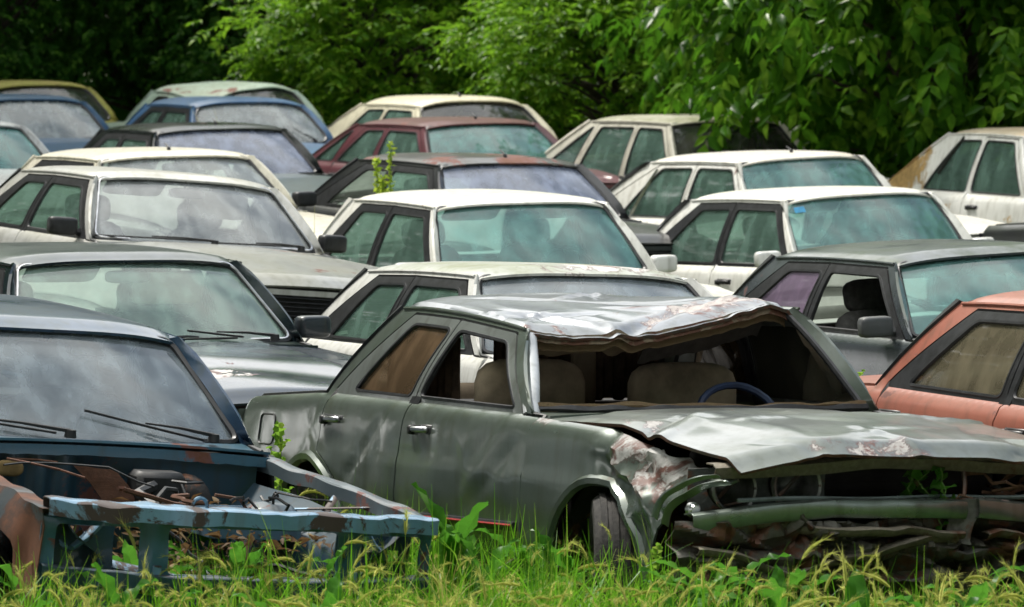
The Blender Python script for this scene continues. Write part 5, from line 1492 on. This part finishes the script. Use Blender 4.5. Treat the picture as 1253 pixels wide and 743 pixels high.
# trees -----------------------------------------------------------------
BARK = simple('bark', (.05, .04, .028), .95, 0, .5, 9, .6)
def branch_path(a, b, sag, n=7, wob=.08, r=None):
    r = r or rng
    t = np.linspace(0, 1, n)[:, None]
    p = a + (b - a) * t + np.array([0, 0, 1.]) * sag * np.sin(np.pi * t)
    p[1:-1] += r.normal(size=(n - 2, 3)) * wob * np.linalg.norm(b - a) * .4
    return p
def make_tree(name, seed, hgt, rad, leaf_len, leaf_w, m, sprays=3200, leaflets=7, low=.25, droop=.5, clusters=64, spread=.34, trunk_r=.11, topbias=0.0, rach=1.6):
    r = np.random.default_rng(seed)
    root = empty(name)
    # clump centres through the crown, more of them near its skin
    u = unit(r.normal(size=(clusters, 3))); q = r.uniform(.35, 1, clusters) ** .5
    c = u * q[:, None] * np.array([rad, rad, (hgt - low) / 2]) + np.array([0, 0, low + (hgt - low) / 2])
    c[:, :2] *= (.8 + .35 * r.random(clusters))[:, None]
    t = MB()
    tp = branch_path(np.zeros(3), np.array([r.normal() * .2, r.normal() * .2, hgt * .78]), 0, 9, .05, r)
    t.tube(tp, np.linspace(trunk_r, trunk_r * .3, 9), 8)
    t.build('trunk', BARK, root)
    t = MB()
    for k in range(clusters):
        zt = np.clip(c[k, 2] * .55 + .1, .15, hgt * .74); i = np.interp(zt, tp[:, 2], np.arange(9)); a = np.array([np.interp(zt, tp[:, 2], tp[:, j]) for j in range(3)])
        L = np.linalg.norm(c[k] - a)
        t.tube(branch_path(a, c[k], .12 * L, 6, .08, r), np.linspace(.012 + .012 * L, .006, 6), 5)
    t.build('limb', BARK, root)
    n = sprays
    ci = r.integers(0, clusters, n)
    sz = (.6 + .8 * r.random(clusters))[ci]
    off = r.normal(size=(n, 3)) * spread * sz[:, None] * np.array([1, 1, .7])
    p0 = c[ci] + off
    k = p0[:, 2] > .12; p0, off = p0[k], off[k]; n = len(p0)
    out = unit(unit(off) * .8 + unit(p0 - np.array([0, 0, hgt * .5])) * .6 + np.array([0, 0, -droop]) + r.normal(size=(n, 3)) * .35)
    rl = leaf_len * rach * r.uniform(.7, 1.25, n)
    P, D, N, L = [], [], [], []
    side = unit(np.cross(out, np.array([0, 0, 1.]) + r.normal(size=(n, 3)) * .25)); nrm = np.cross(side, out)
    nrm *= np.sign(nrm[:, 2:3] + 1e-6)
    for j in range(leaflets):
        if j == leaflets - 1: f, sg = 1.0, 0
        else: f, sg = .25 + .72 * (j // 2) / max(1, leaflets / 2 - 1), (1 if j % 2 else -1)
        P.append(p0 + out * (rl * f)[:, None] - np.array([0, 0, 1.]) * (rl * .25 * f * f)[:, None])
        D.append(out * (.55 if sg else 1) + side * sg * .85 + r.normal(size=(n, 3)) * .18 + np.array([0, 0, -droop * .35]))
        N.append(nrm + r.normal(size=(n, 3)) * .3)
        L.append(leaf_len * r.uniform(.65, 1.2, n))
    L = np.concatenate(L)
    V, T = leaves(np.concatenate(P), np.concatenate(D), np.concatenate(N), L, L * leaf_w)
    fast_mesh('crown', V, None, m, root, T)
    return root
def copy_tree(root):
    r = root.copy(); COL.objects.link(r)
    for ch in root.children:
        d = ch.copy(); COL.objects.link(d); d.parent = r
    return r
LEAF_DARK = leafmat('leaf_dark', (.02, .075, .010), (.045, .135, .016), (.11, .24, .03), .45, .35)
LEAF_MID = leafmat('leaf_mid', (.06, .17, .012), (.15, .30, .018), (.28, .42, .045), .5, .35)
LEAF_BIG = leafmat('leaf_big', (.022, .075, .006), (.06, .17, .010), (.17, .32, .025), .45, .3)
TG = 'trees and bushes along the back of the yard'
tA = make_tree('tree', 21, 6.5, 2.1, .085, .5, LEAF_DARK, 5200, 7, .3, .35, 80, .36)
tB = make_tree('bush', 22, 3.6, 1.75, .105, .42, LEAF_MID, 5600, 7, .15, .25, 110, .21, .05)
tC = make_tree('tree', 23, 5.6, 1.95, .17, .48, LEAF_BIG, 3600, 7, .2, .9, 90, .30, .06)
tD = make_tree('tree', 24, 9.5, 3.2, .13, .5, LEAF_DARK, 6000, 7, 1.2, .4, 110, .55, .18)
used = set()
def put(proto, x, y, rz, sc, label, cat):
    o = proto if proto not in used else copy_tree(proto)
    used.add(proto)
    o.location = (x, y, float(ground_z(np.array(x), np.array(y))) - .05); o.rotation_euler = (0, 0, rz); o.scale = (sc, sc, sc)
    tag(o, label, cat, TG); return o
TREES = [
 (tA, -6.3, 76.5, .3, 1.0, 'dark tree behind the yellow green car at the edge', 'tree'),
 (tA, -4.3, 77.5, 1.9, 1.05, 'dark tree between the yellow green car and the pale green car', 'tree'),
 (tA, -2.6, 76.0, 3.3, .95, 'dark small leaved tree behind the pale green sagging roof', 'tree'),
 (tA, -8.6, 74, 4.4, 1.1, 'dark tree at the far end of the row beyond the yellow green car', 'tree'),
 (tB, -1.35, 70.5, .4, .95, 'mid green bush behind the cream hatchback roof', 'bush'),
 (tB, .15, 71.5, 2.2, 1.0, 'fine leaved bright bush rising behind the maroon sedan', 'bush'),
 (tB, 1.05, 66.3, 4.0, .82, 'bright fine leaved bush touching the cream hatchback windscreen', 'bush'),
 (tB, 2.35, 67.5, 5.3, .9, 'bright bush behind the dull cream car', 'bush'),
 (tC, 3.3, 63.6, .2, .95, 'large leaved tree between the bright bush and the tree over the dull cream car', 'tree'),
 (tC, 3.7, 56.0, 1.1, 1.1, 'large leaved tree whose branches cover the windscreen of the dull cream car', 'tree'),
 (tC, 5.0, 61.0, 2.0, 1.0, 'large leaved tree with drooping leaves behind the white sedan with roof aerial', 'tree'),
 (tC, 6.9, 63.5, 3.9, 1.0, 'large leaved tree behind the ochre patched white car', 'tree'),
 (tD, -7, 85, .2, 1.7, 'tall dark tree deep in the wood behind the deep blue car', 'tree'),
 (tD, -3.0, 85, 1.4, 1.9, 'tall dark tree deep in the wood behind the blue old car', 'tree'),
 (tD, .6, 83, 2.6, 1.8, 'tall dark tree rising behind the bright bushes', 'tree'),
 (tD, 4.2, 79, 3.7, 1.8, 'tall dark tree behind the large leaved trees, nearer the middle', 'tree'),
 (tD, 8.0, 77, 5.1, 1.8, 'tall dark tree behind the large leaved trees, nearer the edge', 'tree'),
]
for a in TREES: put(*a)
# unseen trees added all round to cut low sky light; side windows mirror them
RING = [(-11, 74, 1.2), (-14, 66, 1.5), (-15, 56, 1.5), (-14.5, 47, 1.5), (-14, 38, 1.5), (-14, 29, 1.5), (-13, 20, 1.5), (-12, 10, 1.6), (-10, 1, 1.6), (-8, -9, 1.7), (-2, -14, 1.8), (4, -14, 1.8),
        (10, -9, 1.7), (16, 1, 1.6), (19, 11, 1.6), (21, 21, 1.5), (22, 31, 1.5), (22, 41, 1.5), (21, 51, 1.5), (16, 60, 1.4), (10, 67, 1.2)]
for i, (x, y, sc) in enumerate(RING):
    put(tD, x, y, i * 1.3, sc * 1.25, 'tall unseen tree added round the yard to block low sky light', 'tree')
# the far wood that closes the view
def woods():
    n = 26000
    a = rng.uniform(-1, 1, n)
    x = a * 42; y = 92 + rng.uniform(0, 10, n) - 18 * np.abs(a) ** 2; z = 25 * rng.random(n) ** 1.5
    D = rng.normal(size=(n, 3)) + np.array([0, -.3, -.5]); N = rng.normal(size=(n, 3)) + np.array([0, -.6, .6])
    L = rng.uniform(.5, 1.5, n)
    V, T = leaves(np.stack([x, y, z], 1), D, N, L, L * .6)
    o = fast_mesh('woods', V, None, LEAF_DARK, None, T); tag(o, 'dark wood closing the view behind the trees', 'woods', kind='stuff')
woods()
litter(c1)

# ------------------------------------------------------------------ single plants among the cars
WEEDM = leafmat('weed_leaf', (.035, .13, .012), (.07, .22, .02), (.14, .30, .04), .45, .3, .12)
PALEW = leafmat('pale_weed_leaf', (.10, .24, .02), (.20, .36, .04), (.34, .42, .07), .45, .4)
DRYG = leafmat('dry_grass_blade', (.26, .28, .06), (.38, .38, .10), (.45, .40, .16), .4, .4)
STEMM = simple('green_stem', (.10, .20, .04), .7, 0, .3, 30)
def at_px(px, py, d):
    """a point of the yard seen at px, py of the photograph, d metres from the camera"""
    return (px - 626.5) / 7972.5 * d, d, 2.411 - (py - 5.64) / 7972.5 * d
def broad(P, D, UP, L, Wd, r, lobes=0, bend=.5, nl=9):
    t = np.linspace(0, 1, nl); D = D / np.linalg.norm(D); S = np.cross(D, UP); S /= np.linalg.norm(S) + 1e-9; N = np.cross(S, D)
    w = np.sin(np.pi * t ** .75) ** .8 * (1 - .25 * t)
    if lobes: w = w * (.62 + .38 * np.abs(np.sin(t * np.pi * lobes)))
    w = w * Wd / 2 + .003
    c = P + D * (L * t)[:, None] - np.array([0, 0, 1.]) * (bend * L * t ** 2.4)[:, None]
    wav = .012 * np.sin(t * 14 + r.uniform(0, 6))
    a = c + S * w[:, None] + N * (w * .35 + wav)[:, None]; b = c - S * w[:, None] + N * (w * .35 - wav)[:, None]
    return np.stack([a, c, b], 1)
def weed(name, label, px, py, d, kind, n=9, size=.28, seed=1, spread=.6, m=None, z0=None):
    r = np.random.default_rng(seed); x, y, zt = at_px(px, py, d)
    zg = float(ground_z(np.array(x), np.array(y))) if z0 is None else z0
    h = zt - zg
    root = empty(name, (x, y, zg)); tag(root, label, 'plant', 'weeds growing among the scrapped cars')
    lf = MB(); st = MB()
    if kind == 'dock':
        for k in range(n):
            a = k * 2.4 + r.uniform(-.3, .3); o = np.array([math.cos(a), math.sin(a), 0])
            b = np.array([0, 0, h * r.uniform(.25, .72) - .02]) + o * .02
            hl = min(size * r.uniform(.8, 1.2), max(.12, (h - b[2]) * 1.25))
            D = o * spread * r.uniform(.5, 1.3) + np.array([0, 0, 1.0])
            st.tube([o * .01, b * .6 + o * .012, b], [.006, .005, .004], 5)
            lf.grid(broad(b, D, -o, hl, hl * .30, r, 0, r.uniform(.05, .4)))
    elif kind == 'thistle':
        st.tube([(0, 0, 0), (.01, 0, h * .5), (.015, .01, h * .96)], [.009, .007, .003], 6)
        for k in range(n):
            q = .25 + .72 * k / n; a = k * 2.4; o = np.array([math.cos(a), math.sin(a), 0])
            D = o * (1.1 - .7 * q) + np.array([0, 0, .7 + .5 * q])
            lf.grid(broad(np.array([.012 * q, 0, h * q]), D, -o, size * (1.15 - .6 * q) * r.uniform(.85, 1.1), size * .34, r, 4, .25))
    elif kind == 'goldenrod':
        P, D, N, L = [], [], [], []
        for b in range(n):
            a = b * 2.4; o = np.array([math.cos(a), math.sin(a), 0]); tip = o * spread * .22 * (.3 + r.random()) + np.array([0, 0, h * (1 - .45 * b / n)])
            p0 = np.array([0, 0, h * .25]) if b else np.zeros(3)
            pth = np.array([p0, (p0 + tip) / 2 + o * .015, tip]); st.tube(pth, [.007, .005, .002], 5)
            for q in np.linspace(.1, 1, 46):
                c = pth[0] * (1 - q) ** 2 + 2 * q * (1 - q) * pth[1] + q * q * pth[2]
                for _ in range(6):
                    dd = unit(r.normal(size=3) + np.array([0, 0, .35])); P.append(c); D.append(dd); N.append(unit(r.normal(size=3))); L.append(.036 * r.uniform(.6, 1.3))
        V, T = leaves(np.array(P), np.array(D), np.array(N), np.array(L), np.array(L) * .55)
        lf.add(V, T.tolist())
    elif kind == 'tuft':
        bx = r.normal(size=n) * .05; by = r.normal(size=n) * .05
        V, F = blades(bx, by, h * r.uniform(.6, 1.05, n), np.full(n, size), r.uniform(.1, .8, n), r.uniform(0, 6.28, n), 5, z=np.zeros(n))
        lf.add(V, F.tolist())
    elif kind == 'vine':
        P, D, N, L = [], [], [], []
        for b in range(3):
            p = [np.array([r.normal() * .02, r.normal() * .02, 0])]
            for i in range(12): p.append(p[-1] + np.array([r.normal() * .02, r.normal() * .02, h / 12]))
            st.tube(p, .003, 5)
            for c in p[3:]:
                for _ in range(2): P.append(c); D.append(unit(r.normal(size=3))); N.append(np.array([r.normal() * .5, -.6, .8])); L.append(size * r.uniform(.6, 1.2))
        V, T = leaves(np.array(P), np.array(D), np.array(N), np.array(L), np.array(L) * .8)
        lf.add(V, T.tolist())
    lf.build('foliage', m or WEEDM, root)
    if st.n: st.build('stem', STEMM, root)
    return root
weed('thistle_plant', 'upright thistle with toothed leaves by the rear wheel of the wrecked sedan', 338, 516, 25.35, 'thistle', 16, .16, 1, m=PALEW)
weed('dock_plant', 'tall broad leaved dock beside the front door of the wrecked sedan', 555, 590, 23.5, 'dock', 12, .30, 2, .45)
weed('dock_plant', 'dock with one big leaf between the engine bay and the wrecked sedan', 470, 572, 24.8, 'dock', 5, .22, 3, .9)
weed('dock_plant', 'leafy dock growing through the middle of the open engine bay', 290, 600, 23.45, 'dock', 7, .17, 4, .6)
weed('dock_plant', 'low dock in the lamp opening of the stripped car near its rusty fender', 95, 648, 23.0, 'dock', 8, .17, 5, .8)
weed('dock_plant', 'dock between the two radiator posts of the stripped car', 165, 640, 23.1, 'dock', 9, .18, 6, .7)
weed('dock_plant', 'dock leaves under the battery tray of the stripped car', 262, 668, 22.9, 'dock', 9, .17, 7, .7)
weed('dock_plant', 'small dock by the rear arch of the wrecked sedan', 385, 578, 25.2, 'dock', 4, .15, 8, .7)
weed('dock_plant', 'low dock in front of the smashed bumper, close to the bent lamp bolt', 955, 676, 22.3, 'dock', 7, .22, 9, .9)
weed('dock_plant', 'spreading dock in front of the torn bracket of the wrecked sedan', 1190, 668, 22.2, 'dock', 9, .24, 10, 1.0)
weed('dock_plant', 'dock standing by the front wheel of the wrecked sedan', 640, 645, 22.9, 'dock', 6, .18, 11, .5)
weed('leafy_weed', 'bright young weed between the dark grey and the salmon red car', 1046, 448, 26.9, 'thistle', 14, .15, 12, m=PALEW)
weed('goldenrod_plant', 'tall yellow green plant rising against the black sedan', 468, 176, 43.2, 'goldenrod', 6, .05, 13, .22, mat('goldenrod_leaf', leafmat, (.20, .32, .03), (.34, .46, .05), (.48, .52, .08), .45, .4))
weed('grass_tuft', 'dry yellow grass tuft at the rear pillar of the clean white sedan', 378, 232, 40.3, 'tuft', 60, .012, 14, m=DRYG)
weed('grass_tuft', 'tall dry stalks in front of the deep hedge by the white sedan with roof aerial', 925, 165, 57.2, 'tuft', 14, .014, 15, m=DRYG)
weed('grass_tuft', 'tall dry stalks by the ochre patched white car', 1040, 172, 56.2, 'tuft', 14, .014, 16, m=DRYG)
weed('grass_tuft', 'thin dry stalks before the sagging pale green roof', 285, 96, 60.2, 'tuft', 16, .014, 17, m=DRYG, z0=None)
weed('grass_tuft', 'pale grass tuft between the blue old car and the cream hatchback', 405, 100, 64.5, 'tuft', 30, .014, 18, m=DRYG)
weed('climbing_vine', 'small green vine climbing inside the smashed grille of the wrecked sedan', 1140, 572, 23.2, 'vine', 3, .055, 19, m=WEEDM, z0=.45)
weed('grass_tuft', 'pale grass against the side of the ochre patched white car', 1190, 245, 50.6, 'tuft', 20, .012, 20, m=DRYG)
weed('dock_plant', 'broad dock right below the red striped strip of the wrecked sedan', 590, 632, 23.2, 'dock', 9, .22, 31, .7)
weed('grass_tuft', 'thick green grass tuft between the two front wrecks', 455, 590, 24.9, 'tuft', 90, .011, 32, m=GRASSM)
weed('grass_tuft', 'pale grass tuft by the corner of the stripped car nearest the wrecked sedan', 545, 655, 22.6, 'tuft', 90, .011, 33, m=DRYG)
weed('thistle_plant', 'small thistle under the bumper end near the front wheel of the wrecked sedan', 800, 668, 22.5, 'thistle', 12, .13, 34, m=PALEW)
weed('grass_tuft', 'bright grass tuft in front of the rusty fender of the stripped car', 45, 655, 22.4, 'tuft', 110, .012, 35, m=GRASSM)
def broadleaf():
    """broad leaved weeds scattered through the grass of the foreground, too many to count"""
    r = np.random.default_rng(55); mb = MB(); n = 95
    x = r.uniform(-2.6, 2.8, n); y = r.uniform(21.0, 23.6, n); k = clear_of_cars(x, y, .0); x, y = x[k], y[k]
    p = np.stack([r.uniform(.9, 2.2, 22), r.uniform(-.6, .65, 22), np.zeros(22)], 1) @ c1.M.T + c1.loc
    x = np.concatenate([x, p[:, 0], r.uniform(-.75, .2, 14)]); y = np.concatenate([y, p[:, 1], r.uniform(23.4, 24.6, 14)])
    for a, b in zip(x, y):
        z = float(ground_z(np.array(a), np.array(b))); h = r.uniform(.20, .50)
        for q in range(r.integers(4, 8)):
            t = r.uniform(0, 6.28); o = np.array([math.cos(t), math.sin(t), 0]); hl = r.uniform(.10, .24)
            mb.grid(broad(np.array([a, b, z + h * r.uniform(.35, 1)]) + o * .02, o * r.uniform(.4, 1.2) + np.array([0, 0, .8]), -o, hl, hl * r.uniform(.22, .42), r, 0 if q % 3 else 3, r.uniform(.1, .6)))
    tag(mb.build('broad_leaf_weeds', WEEDM), 'broad leaved weeds mixed into the foreground grass', 'weeds', kind='stuff')
broadleaf()

# ------------------------------------------------------------------ camera, light, sky
def camera():
    cam = bpy.data.cameras.new('camera'); o = bpy.data.objects.new('camera', cam); COL.objects.link(o)
    cam.lens = 36 * 7972.5 / 1253; cam.sensor_width = 36; cam.clip_end = 3000; cam.clip_start = .5
    th = math.atan((371.5 - 5.64) / 7972.5)
    o.location = (0, 0, 2.411); o.rotation_euler = (math.pi / 2 - th, 0, 0)
    cam.dof.use_dof = True; cam.dof.focus_distance = 27; cam.dof.aperture_fstop = 11
    SC.camera = o
camera()

def sky():
    w = bpy.data.worlds.new('World'); SC.world = w; w.use_nodes = True
    t = w.node_tree; t.nodes.clear()
    N = t.nodes.new; L = t.links.new
    sk = N('ShaderNodeTexSky'); sk.sky_type = 'NISHITA'; sk.sun_disc = False
    sk.sun_elevation = SUN_EL; sk.sun_rotation = SUN_ROT; sk.dust_density = 2.0
    # broken cloud
    tc = N('ShaderNodeTexCoord'); mp = N('ShaderNodeMapping'); mp.inputs['Scale'].default_value = (1, 1, 1.6)
    L(tc.outputs['Generated'], mp.inputs[0])
    n = N('ShaderNodeTexNoise'); n.inputs['Scale'].default_value = 2.2; n.inputs['Detail'].default_value = 3; n.inputs['Roughness'].default_value = .55
    L(mp.outputs[0], n.inputs['Vector'])
    r = N('ShaderNodeValToRGB'); r.color_ramp.elements[0].position = .36; r.color_ramp.elements[1].position = .60
    sx = N('ShaderNodeSeparateXYZ'); L(tc.outputs['Generated'], sx.inputs[0])
    # cloud thins out towards +X, where blue sky shows
    bi = N('ShaderNodeMath'); bi.operation = 'MULTIPLY_ADD'; bi.inputs[1].default_value = -.30; bi.inputs[2].default_value = .17; L(sx.outputs['X'], bi.inputs[0])
    ad = N('ShaderNodeMath'); ad.operation = 'ADD'; L(n.outputs['Fac'], ad.inputs[0]); L(bi.outputs[0], ad.inputs[1])
    L(ad.outputs[0], r.inputs[0])
    cl = N('ShaderNodeValToRGB'); cl.color_ramp.elements[0].position = .35; cl.color_ramp.elements[0].color = (6.4, 7.4, 8.6, 1)
    cl.color_ramp.elements[1].position = .75; cl.color_ramp.elements[1].color = (14, 13.9, 13.5, 1)
    L(ad.outputs[0], cl.inputs[0])
    m = N('ShaderNodeMix'); m.data_type = 'RGBA'
    L(r.outputs[0], m.inputs[0]); L(sk.outputs[0], m.inputs[6]); L(cl.outputs[0], m.inputs[7])
    b = N('ShaderNodeBackground'); b.inputs[1].default_value = .11; L(m.outputs[2], b.inputs[0])
    o = N('ShaderNodeOutputWorld'); L(b.outputs[0], o.inputs[0])
SUN_EL, SUN_AZ = R(62), R(318)    # azimuth clockwise from +Y (the way the camera looks)
SUN_ROT = SUN_AZ
sky()
def sun():
    l = bpy.data.lights.new('sun', 'SUN'); l.energy = 3.6; l.angle = R(8); l.color = (1, .95, .87)
    o = bpy.data.objects.new('sun', l); COL.objects.link(o)
    d = Vector((math.sin(SUN_AZ) * math.cos(SUN_EL), math.cos(SUN_AZ) * math.cos(SUN_EL), math.sin(SUN_EL)))
    o.location = d * 60; o.rotation_euler = d.to_track_quat('Z', 'Y').to_euler()
sun()
SC.view_settings.view_transform = 'Standard'; SC.view_settings.look = 'None'
SC.view_settings.gamma = 1; SC.view_settings.use_curve_mapping = False
SC.view_settings.exposure = 0.58
SC.cycles.max_bounces = 8; SC.cycles.transparent_max_bounces = 16
SC.cycles.use_denoising = True
